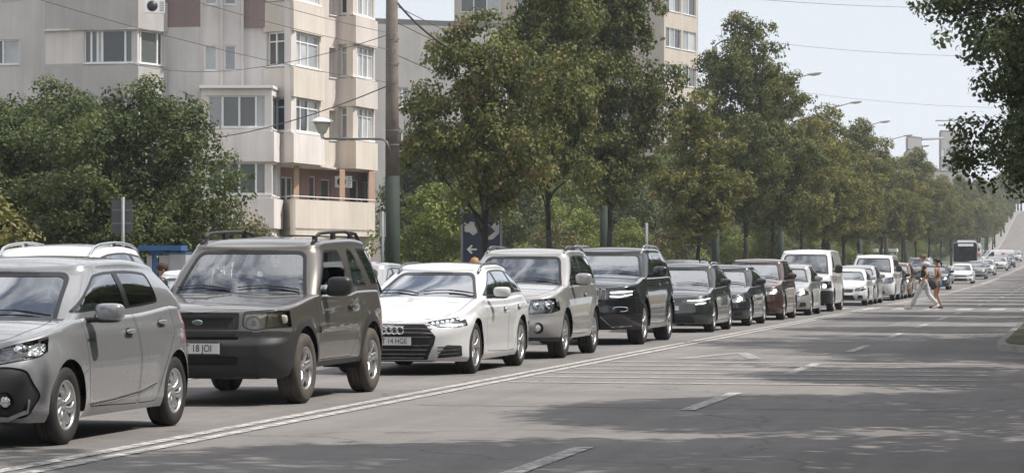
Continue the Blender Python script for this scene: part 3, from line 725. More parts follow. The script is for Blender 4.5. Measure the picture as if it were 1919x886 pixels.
# ================================================================ TREES
def leaf_mat(name, cols):
    """cols: dark, mid, light leaf colours chosen per leaf (attribute), a little light passes through"""
    m = bpy.data.materials.new(name); m.use_nodes = True; nt = m.node_tree; nt.nodes.clear(); L = nt.links.new
    o = N(nt, 'ShaderNodeOutputMaterial'); at = N(nt, 'ShaderNodeAttribute', attribute_name='tone'); r = N(nt, 'ShaderNodeValToRGB')
    r.color_ramp.elements[0].color = (*cols[0], 1); r.color_ramp.elements[1].color = (*cols[-1], 1)
    for i, c in enumerate(cols[1:-1]): e = r.color_ramp.elements.new((i+1)/(len(cols)-1)); e.color = (*c, 1)
    L(at.outputs['Fac'], r.inputs[0])
    d = N(nt, 'ShaderNodeBsdfPrincipled'); d.inputs['Roughness'].default_value = .62; d.inputs['Specular IOR Level'].default_value = .25; L(r.outputs[0], d.inputs['Base Color'])
    t = N(nt, 'ShaderNodeBsdfTranslucent'); hs = N(nt, 'ShaderNodeHueSaturation'); hs.inputs['Value'].default_value = 1.25; L(r.outputs[0], hs.inputs['Color']); L(hs.outputs[0], t.inputs[0])
    mx = N(nt, 'ShaderNodeMixShader'); mx.inputs[0].default_value = .28; L(d.outputs[0], mx.inputs[1]); L(t.outputs[0], mx.inputs[2]); L(mx.outputs[0], o.inputs[0])
    return m
LM_DARK = leaf_mat('dark leaves', [(.040, .058, .022), (.070, .094, .034), (.115, .140, .050), (.18, .19, .085)])
LM_LIND = leaf_mat('linden leaves', [(.048, .064, .021), (.096, .112, .034), (.162, .168, .052), (.18, .18, .062), (.20, .14, .07)])
LM_LIND2 = leaf_mat('yellowing linden leaves', [(.080, .088, .027), (.150, .150, .042), (.225, .21, .062), (.26, .235, .08)])
LM_BUSH = leaf_mat('fresh shrub leaves', [(.085, .115, .028), (.145, .18, .042), (.22, .245, .07)])
LM_YEL = leaf_mat('yellow green leaves', [(.10, .10, .03), (.17, .16, .05), (.26, .22, .09)])
LM_RED = leaf_mat('reddish shrub leaves', [(.075, .085, .032), (.12, .12, .05), (.20, .13, .08), (.15, .15, .06)])
LM_NEAR = leaf_mat('near dark leaves', [(.032, .046, .017), (.056, .076, .027), (.095, .115, .042)])
BARK = mat('bark', (.038, .032, .027), .9, noise=(6, .5), bump=(15, .03))
BARKL = mat('greyish bark', (.11, .10, .085), .9, noise=(6, .5), bump=(15, .03))
def crown_mesh(name, m, centers, radii, per, size, seed, tone0=.5, spread=.28, up=.5, brown=0.0, flat=.75):
    rg = np.random.default_rng(seed); C = []; Nn = []; T = []
    for c, r in zip(centers, radii):
        n = int(per*(r/.6)**2); d = rg.normal(size=(n, 3)); d /= np.linalg.norm(d, axis=1)[:, None]
        rad = r*(.55+.5*rg.random(n))[:, None]; p = np.array(c)+d*rad*np.array([1, 1, flat])
        nn = d*1.0+rg.normal(size=(n, 3))*.42+np.array([0, 0, up]); nn /= np.linalg.norm(nn, axis=1)[:, None]
        t0 = tone0+rg.normal()*spread*.8
        t = t0+rg.normal(size=n)*spread*.22
        if brown and rg.random() < brown: t = t+.45
        C.append(p); Nn.append(nn); T.append(t)
    C = np.concatenate(C); Nn = np.concatenate(Nn); T = np.clip(np.concatenate(T), 0, 1); n = len(C)
    a = rg.normal(size=(n, 3)); a -= (a*Nn).sum(1)[:, None]*Nn; a /= np.linalg.norm(a, axis=1)[:, None]; b = np.cross(Nn, a)
    s = size*(.6+.8*rg.random(n))[:, None]
    V = np.empty((n, 4, 3)); V[:, 0] = C-a*s*.5; V[:, 1] = C+b*s*.34-Nn*s*.06; V[:, 2] = C+a*s*.5-Nn*s*.1; V[:, 3] = C-b*s*.34-Nn*s*.06
    me = bpy.data.meshes.new(name); me.vertices.add(n*4); me.vertices.foreach_set('co', V.ravel())
    me.loops.add(n*4); me.loops.foreach_set('vertex_index', np.arange(n*4)); me.polygons.add(n)
    me.polygons.foreach_set('loop_start', np.arange(n)*4); me.update(calc_edges=True)
    at = me.attributes.new('tone', 'FLOAT', 'FACE'); at.data.foreach_set('value', T.astype('f'))
    me.materials.append(m); return me
def crown_clumps(seed, h0, h1, rx, ry, n, rc=(.45, .85), shape=.9, lean=(0, 0), lumps=3, box=2.2):
    """clump centres in an uneven egg between heights h0 and h1"""
    rg = random.Random(seed); out = []; rad = []; hm = (h0+h1)/2; hh = (h1-h0)/2
    lob = [(rg.uniform(0, 6.28), rg.uniform(-.8, .9), rg.uniform(.10, .50)) for _ in range(lumps*2)]
    holes = [(rg.uniform(0, 6.28), rg.uniform(-.7, .7)) for _ in range(7)]
    while len(out) < n:
        a = rg.uniform(0, 2*math.pi); sz = rg.uniform(-1, 1); k = rg.random()**.33 if rg.random() < .35 else rg.uniform(.82, 1.0)
        if any(abs(math.atan2(math.sin(a-ha), math.cos(a-ha))) < .28 and abs(sz-hz) < .13 for ha, hz in holes): continue
        env = math.sqrt(max(0, 1-abs(sz)**box)); env *= (1-.28*max(0, sz))*shape+(1-shape)
        for (la, lz, ls) in lob: env += ls*math.exp(-((math.atan2(math.sin(a-la), math.cos(a-la))/.5)**2+((sz-lz)/.28)**2))-.035
        r = rg.uniform(*rc)
        R_ = max(0, env)*k; x, y = rx*R_*math.cos(a), ry*R_*math.sin(a); z = hm+hh*sz*(.95+.1*rg.random())
        fz = (z-h0)/(h1-h0); out.append((x+lean[0]*fz, y+lean[1]*fz, z)); rad.append(r)
    return out, rad
def boughs(seed, h0, h1, rx, nb, rb=(.75, 1.25), nc=13, rc=(.22, .46), box=2.4, top=.75, lean=(0, 0)):
    """crown made of separate boughs: each a rounded cloud of leaf clumps, thin below, so hollows and gaps stay between them"""
    rg = random.Random(seed); B = []; out = []; rad = []; hm = (h0+h1)/2; hh = (h1-h0)/2; ph = rg.uniform(0, 6.28); tries = 0
    while len(B) < nb and tries < 4000:
        tries += 1
        sz = rg.uniform(-1, 1) if len(B) > 1 else (1.0 if len(B) == 0 else .72); a = rg.uniform(0, 2*math.pi)
        r = rg.uniform(*rb)*(.72 if sz > .6 else 1); env = max(.0, 1-abs(sz)**box)**.5*(1-(1-top)*max(0, sz))
        env *= 1+.22*math.sin(2*a+ph)+.14*math.sin(3*a+ph*2+sz*2)
        k = rg.uniform(.35, 1.0) if rg.random() < .8 else rg.uniform(0, .4)
        c = Vector(((rx-r*.6)*env*k*math.cos(a)+lean[0]*(sz+1)/2, (rx-r*.6)*env*k*math.sin(a)+lean[1]*(sz+1)/2, hm+(hh-r*.55)*sz))
        if any((c-b).length < (r+q)*.50 for b, q in B): continue
        B.append((c, r))
    for c, r in B:
        n = int(nc*(r/1.0)**2*2.2)
        for _ in range(n):
            z = rg.uniform(-.75, 1); 
            if z < -.1 and rg.random() < .55: z = -z
            a = rg.uniform(0, 2*math.pi); q = math.sqrt(1-z*z); k = rg.uniform(.72, 1.08) if rg.random() < .85 else rg.uniform(.3, .7)
            out.append((c.x+r*q*k*math.cos(a), c.y+r*q*k*math.sin(a), c.z+r*z*k*.82)); rad.append(rg.uniform(*rc))
        for _ in range(3):            # stray twigs that break the outline
            a = rg.uniform(0, 2*math.pi); out.append((c.x+r*1.22*math.cos(a), c.y+r*1.22*math.sin(a), c.z+rg.uniform(-.1, .7)*r)); rad.append(.17)
    return out, rad, [tuple(b) for b, _ in B]
def bough_proto(seed, h, h0, rx, nb, m, per=150, size=.12, tr=.15, split=None, bark=None, rb=(.75, 1.25), nc=13, rc=(.22, .46), box=2.4, top=.75, lean=(0, 0), **kw):
    c, r, B = boughs(seed, h0, h, rx, nb, rb, nc, rc, box, top, lean)
    return crown_mesh('crown', m, c, r, per, size, seed, **kw), trunk_mesh('trunk', h*.92, tr, B, seed+1, bark or BARK, split or h0*.8)
def trunk_mesh(name, h, r, centers, seed, m, split=None, fork=False):
    rg = random.Random(seed); mb = MB().use(m); th = split or h*.34
    pts = [Vector((0, 0, -.15))]; x = y = 0
    for i in range(1, 6): x += rg.uniform(-.05, .05); y += rg.uniform(-.05, .05); pts.append(Vector((x, y, th*i/5)))
    mb.tube(pts, [r*1.25, r, r*.92, r*.86, r*.8, r*.74], 9)
    top = pts[-1]
    ext = [top, top+Vector((rg.uniform(-.2, .2), rg.uniform(-.2, .2), (h-th)*.35)), top+Vector((rg.uniform(-.4, .4), rg.uniform(-.4, .4), (h-th)*.75))]
    mb.tube(ext, [r*.72, r*.45, r*.12], 7)
    cs = sorted(centers, key=lambda c: rg.random())[:16]
    for c in cs:
        c = Vector(c); s0 = top+(ext[1]-top)*rg.uniform(0, .95) if c.z > top.z+1 else pts[4]
        mid = s0+(c-s0)*.5+Vector((0, 0, rg.uniform(-.3, .15))); k = rg.uniform(.22, .42)
        mb.tube([s0, s0+(mid-s0)*.5+Vector((0, 0, .06)), mid, c], [r*k, r*k*.8, r*k*.55, r*.06], 6, caps=False)
    return mb.build(name, mesh_only=True)
def tree_proto(kind, seed, h, h0, rx, n, m, per=95, size=.15, tr=.16, rc=(.45, .85), bark=None, lean=(0, 0), **kw):
    c, r = crown_clumps(seed, h0, h, rx, rx*kw.pop('ryf', 1.0), n, rc, lean=lean, lumps=kw.pop('lumps', 3)); split = kw.pop('split', None)
    inner = [(x*.5, y*.5, (z-h0)*.85+h0+.3) for x, y, z in c[::3]]
    cm = crown_mesh('crown', m, c+inner, r+[.7]*len(inner), per, size, seed, **kw)
    tm = trunk_mesh('trunk', h*.9, tr, c, seed+1, bark or BARK, split)
    return cm, tm
def plant(proto, name, loc, label, cat='tree', group=None, rz=0, s=1.0, sz=None):
    r = empty(name, loc, rz); r.scale = (s, s, sz or s); link_mesh('crown', proto[0], r); link_mesh('trunk', proto[1], r); tag(r, label, cat, group); return r
def ond(px, d):
    p = P(px, YH, zon(px, d)); return Vector((p.x, p.y, GZ(p.y)+.08))
# prototypes
T1 = bough_proto(11, 8.3, 2.6, 2.75, 27, LM_LIND, brown=.12, split=1.9, tone0=.36, spread=.26)
T2 = bough_proto(23, 9.9, 2.8, 2.6, 30, LM_LIND, split=2.3, tone0=.28, spread=.24)
T3 = bough_proto(37, 12.3, 3.0, 3.1, 46, LM_LIND, per=135, size=.13, split=2.6, tone0=.24, spread=.24)
T4 = bough_proto(41, 12.0, 3.0, 2.9, 42, LM_LIND, per=120, size=.14, split=2.8, tone0=.34, spread=.28, top=.5)
T5 = bough_proto(53, 11.0, 3.0, 3.2, 42, LM_LIND2, per=110, size=.15, split=2.8, tone0=.34, spread=.28)
T6 = bough_proto(67, 11.7, 2.9, 2.9, 40, LM_LIND2, per=110, size=.15, split=2.8, tone0=.26, spread=.28, top=.55)
TS = tree_proto('g', 71, 7.0, 1.2, 2.3, 120, LM_BUSH, per=80, size=.17, split=1.2, tone0=.4)
TS2 = tree_proto('h', 73, 8.0, 1.0, 3.0, 170, LM_DARK, per=85, size=.18, split=1.2, tone0=.5)
ROW = 'street trees in the row behind the queue'
plant(T1, 'street_tree', ond(908, 15), 'rust-tipped street tree right of the concrete pole, in front of the dark poster', group=ROW, rz=3.5, s=.80, sz=.93)
plant(T2, 'street_tree', ond(1037, 15), 'dark street tree whose trunk rises behind the light silver SUV', group=ROW, rz=1.1, s=.74, sz=1.04)
plant(T3, 'street_tree', ond(1140, 15.6), 'tall street tree behind the black SUV, crown cut by the top of the photo', group=ROW, rz=2.2, s=.80, sz=1.03)
plant(T6, 'street_tree', ond(1308, 15), 'street tree with a forked trunk beside the second green pole base', group=ROW, rz=.3, s=.70)
plant(T3, 'street_tree', ond(1394, 15), 'tall dome-topped street tree left of the third street lamp head', group=ROW, rz=.9, s=.90, sz=1.03)
lab = {1450: 'street tree behind the white van, its crown touching the tall dome-topped tree', 1500: 'slender street tree rising behind the white van roof', 1545: 'street tree whose crown reaches the second lamp head in the sky',
       1583: 'street tree with a leaning dark trunk behind the white coupe', 1612: 'street tree just left of the white kiosk roofs', 1652: 'street tree standing between the two white kiosk roofs', 1690: 'street tree right of the kiosk roofs and before the pedestrians', 1718: 'street tree above the two crossing pedestrians',
       1742: 'street tree left of the bus, nearer of the two beside it', 1764: 'street tree left of the bus, farther of the two beside it', 1783: 'street tree rising directly behind the bus roof', 1800: 'street tree behind the bus, right of its white roof'}
rr = random.Random(3)
for i, px in enumerate(lab):
    pr = [T4, T5, T6, T5, T4, T6, T5][i % 7]
    plant(pr, 'street_tree', ond(px, 15+rr.uniform(-.3, .5)), lab[px], group=ROW, rz=rr.uniform(0, 6), s=rr.uniform(.82, .98), sz=rr.uniform(.84, .98))
ORD = ['first', 'second', 'third', 'fourth', 'fifth', 'sixth', 'seventh', 'eighth', 'ninth', 'tenth', 'eleventh', 'twelfth', 'thirteenth', 'fourteenth', 'fifteenth', 'sixteenth', 'seventeenth', 'eighteenth', 'nineteenth', 'twentieth', 'twenty-first', 'twenty-second', 'twenty-third', 'twenty-fourth', 'twenty-fifth', 'twenty-sixth', 'twenty-seventh', 'twenty-eighth', 'twenty-ninth', 'thirtieth', 'thirty-first', 'thirty-second', 'thirty-third', 'thirty-fourth', 'thirty-fifth', 'thirty-sixth', 'thirty-seventh', 'thirty-eighth', 'thirty-ninth', 'fortieth']
y = 372; k = 0
while y < 700:
    plant([T5, T4, T6][k % 3], 'street_tree', (-15.1+rr.uniform(-.5, .5), y, GZ(y)), 'far street tree climbing the hill, %s counted from the bus' % ORD[k], group=ROW, rz=rr.uniform(0, 6), s=rr.uniform(.82, .98)); y += 12.5; k += 1
# second, denser line further from the road
BK = 'trees and tall shrubs behind the street trees'
bk = [(775, 34, TS, 1.0, 'bright green small tree right behind the concrete pole'), (830, 32, TS2, 1.05, 'dark bushy tree left of the poster board'), (985, 30, TS2, 1.0, 'dark bushy tree right of the poster board'), (1075, 28, TS, .95, 'bright green bushy tree between the silver SUV and the green pole'),
      (1180, 28, TS, 1.0, 'bright green bushy tree right of the green pole base'), (1248, 25, TS2, 1.05, 'dark bushy tree under the small round lamp'), (1360, 24, TS2, 1.0, 'dark bushy tree right of the forked trunk'), (1432, 27, TS, .9, 'bright green bushy tree left of the white van'),
      (1490, 25, TS2, 1.1, 'dark bushy tree behind the white van'), (1540, 29, TS, 1.0, 'bright bushy tree behind the white van, left of the leaning trunk'), (1597, 27, TS, .9, 'bright bushy tree behind the white coupe'), (1702, 28, TS, .95, 'bright bushy tree behind the white people carrier'), (1730, 25, TS2, 1.1, 'dark bushy tree behind the pedestrians'), (1770, 29, TS, .9, 'yellow green bushy tree beside the bus')]
for px, d, pr, s, lb in bk: plant(pr, 'bushy_tree', ond(px, d), lb, group=BK, rz=rr.uniform(0, 6), s=s)
for i, (px, d) in enumerate([(905, 34), (1010, 36), (1110, 36), (1215, 36), (1300, 36), (1400, 34), (1470, 34), (1560, 32), (1640, 33), (1680, 33), (1750, 34)]):
    plant([TS2, T6][i % 2], 'background_tree', ond(px, d), 'dark tree of the far belt behind the street trees, %s from the left' % ORD[i], group='belt of dark trees behind the street', rz=rr.uniform(0, 6), s=[1.25, .85][i % 2])
# big dark trees before the apartment building
TL = bough_proto(91, 6.5, .9, 2.9, 48, LM_DARK, per=185, size=.10, tr=.13, split=1.2, tone0=.40, spread=.30, rb=(.6, 1.05), box=3)
plant(TL, 'maple_tree', P(252, 502, 60)+Vector((0, 0, -HC)), 'dark round tree in front of the apartment building, behind the square sign back', group='maples before the apartment building', rz=.5, s=.86)
plant(TL, 'maple_tree', P(110, 502, 64)+Vector((0, 0, -HC)), 'dark tree left of the sign back, with a pointed tip over the balcony', group='maples before the apartment building', rz=2.5, s=.90)
plant(TL, 'maple_tree', P(10, 502, 62)+Vector((0, 0, -HC)), 'dark tree at the left edge behind the yellow green shrub', group='maples before the apartment building', rz=4.1, s=.80)
c, r = crown_clumps(95, .3, 3.0, 1.7, 1.4, 70, (.3, .55))
BR = (crown_mesh('crown', LM_RED, c, r, 150, .10, 19, tone0=.4, spread=.4), trunk_mesh('trunk', 2.4, .06, c, 5, BARK, .5))
plant(BR, 'shrub', P(405, 502, 70)+Vector((0, 0, -HC)), 'reddish green shrub behind the dark off-roader, below the balconies', 'shrub', rz=.3, s=1.05)
plant(BR, 'shrub', P(480, 502, 76)+Vector((0, 0, -HC)), 'low olive shrub at the foot of the cream balcony', 'shrub', rz=2.3, s=.85)
plant(BR, 'shrub', P(340, 502, 66)+Vector((0, 0, -HC)), 'green shrub behind the blue stand', 'shrub', rz=4.3, s=.85)
c, r = crown_clumps(97, .4, 2.7, 1.0, 1.0, 40, (.25, .42))
BY = (crown_mesh('crown', LM_YEL, c, r, 170, .09, 29, tone0=.5), trunk_mesh('trunk', 2.2, .05, c, 6, BARK, .5))
plant(BY, 'shrub', P(-22, 502, 42)+Vector((0, 0, -HC)), 'yellow green shrub at the left edge above the white estate roof', 'shrub', s=.95)
TY = bough_proto(131, 4.0, .2, 1.9, 18, LM_BUSH, per=150, size=.11, tr=.05, split=.5, tone0=.55, spread=.3, rb=(.5, .85))
for px, d, s_, lb in ((812, 21, 1.0, 'bright yellow green shrub between the concrete pole and the poster'), (1092, 20, .9, 'bright shrub left of the pole base behind the black SUV'), (1180, 21, .9, 'bright shrub right of the pole base behind the black SUV'), (1432, 18.6, 1.0, 'bright yellow green shrub just left of the white van'), (1375, 20, .9, 'bright shrub right of the forked trunk'), (1520, 19, .9, 'bright shrub above the white van roof'), (1604, 19, 1.0, 'bright shrub between the white van and the white people-carrying van'), (1718, 19, 1.0, 'bright shrub behind the crossing pedestrians'), (1768, 19, .9, 'yellow green shrub just left of the bus')):
    plant(TY, 'shrub', ond(px, d), lb, 'shrub', 'bright shrubs on the verge', rz=px*.1, s=s_)
# undergrowth along the verge
c, r = crown_clumps(99, .0, 1.9, 1.9, 1.1, 46, (.3, .5))
HG = (crown_mesh('crown', LM_BUSH, c, r, 110, .11, 31, tone0=.35), trunk_mesh('trunk', 1.2, .04, c, 7, BARK, .3))
k = 0
for i, y in enumerate(range(84, 340, 9)):
    plant([HG, HG, BR][i % 3] if i % 4 else HG, 'hedge_bush', (-19.5+rr.uniform(-.8, .8), y+rr.uniform(-2, 2), GZ(y)), 'green bush in the verge hedge behind the queue, %s counted from the concrete pole' % ORD[i], 'bush', 'bushes along the verge', rz=rr.uniform(0, 6), s=rr.uniform(.9, 1.4))
for i, y in enumerate(range(112, 450, 10)):
    plant([TS, TS2, TS][i % 3], 'bushy_tree', (-27+rr.uniform(-1, 1), y+rr.uniform(-2, 2), GZ(y)), 'bushy tree of the thicket behind the verge hedge, %s counted from the concrete pole' % ORD[i], 'tree', 'thicket behind the verge', rz=rr.uniform(0, 6), s=rr.uniform(.62, .9))
for i, y in enumerate(range(345, 660, 11)):
    plant([TS2, HG, TS][i % 3], 'bushy_tree', (-20-rr.uniform(0, 2), y, GZ(y)), 'green thicket along the hill road beyond the bus, %s clump counted up the hill' % ORD[i], 'tree', 'thicket along the hill road', rz=rr.uniform(0, 6), s=[.8, 1.6, .8][i % 3])
for i in range(7):
    plant([T5, T4][i % 2], 'hilltop_tree', (-13+4.5*i, 735+rr.uniform(-6, 6), GZ(735)), 'tree closing the top of the hill road, %s from the left' % ORD[i], 'tree', 'trees on the hilltop', rz=rr.uniform(0, 6), s=rr.uniform(.8, 1))
# camera-side trees overhanging the road from the right
NEARG = 'trees overhanging from the right'
TN = bough_proto(103, 9.6, 1.75, 5.9, 92, LM_NEAR, per=260, size=.088, tr=.2, split=2.2, tone0=.5, spread=.34, rb=(.7, 1.2), box=7, top=.8)
c, r = crown_clumps(107, 4.3, 12.2, 4.6, 4.4, 230, (.45, .95), lumps=3, box=3)
TO = (crown_mesh('crown', LM_NEAR, c, r, 60, .22, 43, tone0=.5), trunk_mesh('trunk', 11, .22, c, 9, BARK, 3.6))
plant(TN, 'linden_tree', (2.1, 49.0, .1), 'large dark tree overhanging the road from the right edge', group=NEARG, rz=1.0)
for i, (x, y, s, rz) in enumerate(((3.3, 18.0, 1.0, 2.), (3.4, 9, 1.0, 1.2), (4.0, 26.0, .95, 3.6), (5.2, 34.5, .95, .6), (2.7, 60, .95, 5.), (2.4, 72, .95, .2), (2.4, 81, .9, 1.7), (2.2, 97, 1, 2.6), (2.6, 108, .9, .3), (8.2, 20, .95, .8), (8.4, 30, 1, 2.9), (8.6, 41, .95, 4.4))):  # last three unseen, added behind the row to fill gaps in road shade
    plant(TO, 'linden_tree', (x, y, .1), 'dark tree of the camera-side row shading the road, beyond the right edge', group=NEARG, rz=rz, s=s)
for i in range(18):
    y = 120+12*i; plant(TO, 'linden_tree', (2.4+rr.uniform(-.3, .3), y, GZ(y)+.1), 'dark tree of the camera-side row shading the road, beyond the right edge', group=NEARG, rz=rr.uniform(0, 6), s=rr.uniform(.8, 1))

plant(TN, 'linden_tree', (2.9, 44.0, .1), 'second large dark tree at the right edge, leaves nearer the camera than the first', group=NEARG, rz=3.9, s=.92)
# unseen trees and bushes added behind and beside the camera to darken car reflections
for i, (x, y) in enumerate([(-15.5, -8), (-15.3, -20), (-15.6, -33), (-15.2, -47), (3.4, -6), (3.2, -18), (3.6, -30), (3.3, -44), (-15.5, 8), (-15.2, 20)]):
    plant([T6, T5, T3][i % 3] if x < 0 else TO, 'street_tree', (x, y, .1), 'street tree added out of view behind the camera for car reflections', group='trees added out of view for car reflections', rz=i)
for i in range(16):
    plant([TS2, TS][i % 2], 'bushy_tree', (12.5+(i % 3), -20+9*i, 0), 'bushy tree added out of view on the camera side for car reflections', group='bushes added out of view for car reflections', rz=i*1.3, s=.95)
def wheel_mesh(wr, tw, rr, style, rubber, metal):
    """returns meshes (hub, tyre, rim) facing +x"""
    t = MB().use(rubber); h = tw/2
    t.lathe([(rr-.005, -h*.9), (rr+.015, -h*1.02), (wr-.045, -h*1.06), (wr-.012, -h*.9), (wr, -h*.6), (wr, -h*.2), (wr-.006, -h*.19), (wr-.006, -h*.13), (wr, -h*.12), (wr, h*.12), (wr-.006, h*.13), (wr-.006, h*.19), (wr, h*.2), (wr, h*.6), (wr-.012, h*.9), (wr-.045, h*1.06), (rr+.015, h*1.02), (rr-.005, h*.9)], ax='x', n=40)
    r = MB().use(metal)
    r.lathe([(rr-.002, h*.9), (rr-.01, h*.97), (rr-.02, h*.93), (rr-.028, h*.7), (rr-.04, -h*.8)], ax='x', n=40)
    n, w0, w1, kind = style
    for k in range(n):
        a = 2*math.pi*k/n+.3
        for (da, ww) in ([(0, 1)] if kind != 'twin' else [(-.13, .6), (.13, .6)]):
            rad0, rad1 = .035, rr-.018
            u0 = Vector((0, math.cos(a), math.sin(a))); v0 = Vector((0, -math.sin(a), math.cos(a)))
            sw = .45 if kind == 'swirl' else 0
            u1 = Vector((0, math.cos(a+da*1.6), math.sin(a+da*1.6))); v1 = Vector((0, -math.sin(a+da), math.cos(a+da)))
            segs = []
            for q in range(5):
                f = q/4; aa = a+da*1.5*f+sw*f*f; u = Vector((0, math.cos(aa), math.sin(aa))); v = Vector((0, -math.sin(aa), math.cos(aa)))
                wd = (w0+(w1-w0)*f)*ww; xx = h*(.62+.3*math.sin(f*2.4)); rad = rad0+(rad1-rad0)*f
                c = u*rad; segs.append([c+v*wd+Vector((xx-.018, 0, 0)), c+v*wd*.7+Vector((xx, 0, 0)), c-v*wd*.7+Vector((xx, 0, 0)), c-v*wd+Vector((xx-.018, 0, 0)), c-v*wd*.7+Vector((xx-.04, 0, 0)), c+v*wd*.7+Vector((xx-.04, 0, 0))])
            r.add([p for g in segs for p in g], [(i*6+j, i*6+(j+1) % 6, i*6+6+(j+1) % 6, i*6+6+j) for i in range(4) for j in range(6)], True)
    r.lathe([(.0, h*.78), (.028, h*.78), (.034, h*.72), (.055, h*.62), (.07, h*.3), (.07, 0)], ax='x', n=20)
    for k in range(5):
        a = 2*math.pi*k/5; r.use(DALLOY).lathe([(0, h*.70), (.008, h*.70), (.008, h*.5)], c=(0, .047*math.cos(a), .047*math.sin(a)), ax='x', n=6)
    hb = MB().use(DALLOY)
    hb.lathe([(0, h*.15), (.13, h*.15), (.13, -.01), (.145, -.01), (.145, -.03), (rr-.05, -h*.7), (0, -h*.75)], ax='x', n=28)
    return hb.build('wheel', mesh_only=True), t.build('tyre', mesh_only=True), r.build('rim', mesh_only=True)

class Car: pass
def tilt(yF0, yF1): return lambda t: yF0+(yF1-yF0)*t

def build_car(name, c):
    """c: dict of measures; returns the root Empty"""
    g = c.get; Wd, wb, fo, ro, wr = c['W']/2, c['wb'], c['fo'], c['ro'], c['wr']
    hi = not g('lo', False)
    PB = c['paint']; root = empty(name)
    top = pchip(c['top']); zsill = g('zsill', .2)
    zb = pchip(g('bottom', [(-fo, zsill+.02), (-.35, zsill), (wb+.35, zsill), (wb+ro, zsill+.1)]))
    Ra = g('Ra', wr+.045); fl = g('flare', .018)
    def flare(y, z):
        s = 0
        for yw in (0, wb):
            r = math.hypot(y-yw, z-wr); s = max(s, math.exp(-(max(0, r-Ra-.01)/.07)**2))
        s *= fl
        s += g('crease', .0)*math.exp(-((z-g('crease_z', .75))/.035)**2)
        return s
    tp0 = g('taper', (.10, .08)); yfr, yrr = -fo+.75, wb+ro-.8
    def taper(y):
        if y < yfr: return tp0[0]*((yfr-y)/.75)**2
        if y > yrr: return tp0[1]*((y-yrr)/.8)**2
        return 0
    nose = g('nose', [(0, .06), (.2, .01), (.4, 0), (.6, .03), (.8, .06), (1, .14)])
    tail = g('tail', [(0, .06), (.3, 0), (.5, .01), (.7, .05), (1, .1)])
    side = g('side', [(0, .95), (.12, .985), (.35, 1), (.6, .995), (.8, .975), (1, .93)])
    RFc, RRc = g('RF', (.45, .5)), g('RR', (.3, .34))
    lo_ = Shell([(t, -fo+d) for t, d in nose], [(t, wb+ro-d) for t, d in tail], [(t, Wd*f) for t, f in side], zb, top,
                g('bow', .18), g('bowR', .08), RFc, RRc, taper, rr=g('rr', .06), crown=g('crown', .035), nS=44 if hi else 30, flare=flare,
                ts=[i/18 for i in range(19)] if hi else [i/12 for i in range(13)])
    # greenhouse
    cy_, hy, rhy, rby = c['cowl'], c['header'], c['rheader'], c['rbase']
    gb = g('gbow', .2); gRF = (.17, gb+.1); gRR = g('gRR', (.16, .2))
    wbt, wrf = Wd*g('wbelt', .925), Wd*g('wroof', .74)
    roof = pchip(c['roof'])
    gh = Shell([(0, cy_), (.5, cy_*.5+hy*.5-.02), (1, hy)], [(0, rby), (.5, rby*.55+rhy*.45), (1, rhy)],
               [(0, wbt), (.5, (wbt+wrf)/2+.022), (1, wrf)], lambda y: top(y)-.06, roof, gb, g('gbowR', .08), gRF, gRR, lambda y: 0, rr=.05, crown=g('rcrown', .03), nS=26, nF=8,
               ts=[i/10 for i in range(11)])
    regs = {}; mato = {0: PB}; cnt = [10]
    def reg(shell, key, m, push=0):
        cnt[0] += 1; regs[cnt[0]] = (shell, key, push); mato[cnt[0]] = m; return cnt[0]
    sidef = lambda sgn=0, lim=.35: (lambda p, n: abs(n.x) > lim and (sgn == 0 or p.x*sgn > 0))
    frontf = lambda p, n: n.y < -.12 and p.y < .3
    rearf = lambda p, n: n.y > .25 and p.y > wb
    topf = lambda p, n: n.z > .3
    # --- bonnet
    if g('bonnet', True):
        hw = g('bonnet_w', Wd*.80); bf = g('bonnet_front', -fo+.24); bb = cy_+.02
        poly = round_poly([(-hw*.80, bf+.12), (0, bf-.04), (hw*.80, bf+.12), (hw, bf+.45), (hw*1.0, bb+.16), (0, bb-.02), (-hw*1.0, bb+.16), (-hw, bf+.45)], .08)
        if hi: lo_.cookie(poly, 'z', reg('l', 'body', GAP), topf)
        lo_.cookie(offset_poly(poly, .009) if hi else poly, 'z', reg('l', 'bonnet', g('bonnet_paint', PB)), topf)
        # black cowl under the wipers
        cp = [(-wbt*.93, cy_+.20), (-wbt*.5, cy_+.03), (0, cy_-.03), (wbt*.5, cy_+.03), (wbt*.93, cy_+.20), (wbt*.9, cy_+.34), (0, cy_+.2), (-wbt*.9, cy_+.34)]
        lo_.cookie(cp, 'z', reg('l', 'body', BLACK), topf)
    # --- lower claddings
    for (poly, axis, m, key) in g('clad', []):
        f = sidef() if axis == 'x' else frontf
        if axis == 'y' and g('cladall'): f = lambda p, n: p.y < .2
        lo_.cookie(poly, axis, reg('l', key, m), f)
    # --- doors
    for dp in g('doors', []):
        for sg in ((1, -1) if hi else (1, -1)):
            if hi: lo_.cookie(dp, 'x', reg('l', 'body', GAP), sidef(sg, .15))
            keep = lo_.cookie(offset_poly(dp, .008) if hi else dp, 'x', reg('l', 'door%d%s' % (c['doors'].index(dp), 'a' if sg > 0 else 'b'), PB), sidef(sg, .15))
    for (poly, m) in g('door_clad', []):
        # cladding that crosses a door: recolour only what is door already
        pass
    # --- fascia features
    for (poly, key, m) in g('front', []):
        k = key if key in ('body', 'bumper') else key
        lo_.cookie(poly, 'y', reg('l', k, m), frontf)
    for (poly, key, m) in g('sidef', []):
        for sg in (1, -1): lo_.cookie(poly, 'x', reg('l', key+('' if key == 'body' else ('a' if sg > 0 else 'b')), m), sidef(sg, .15))
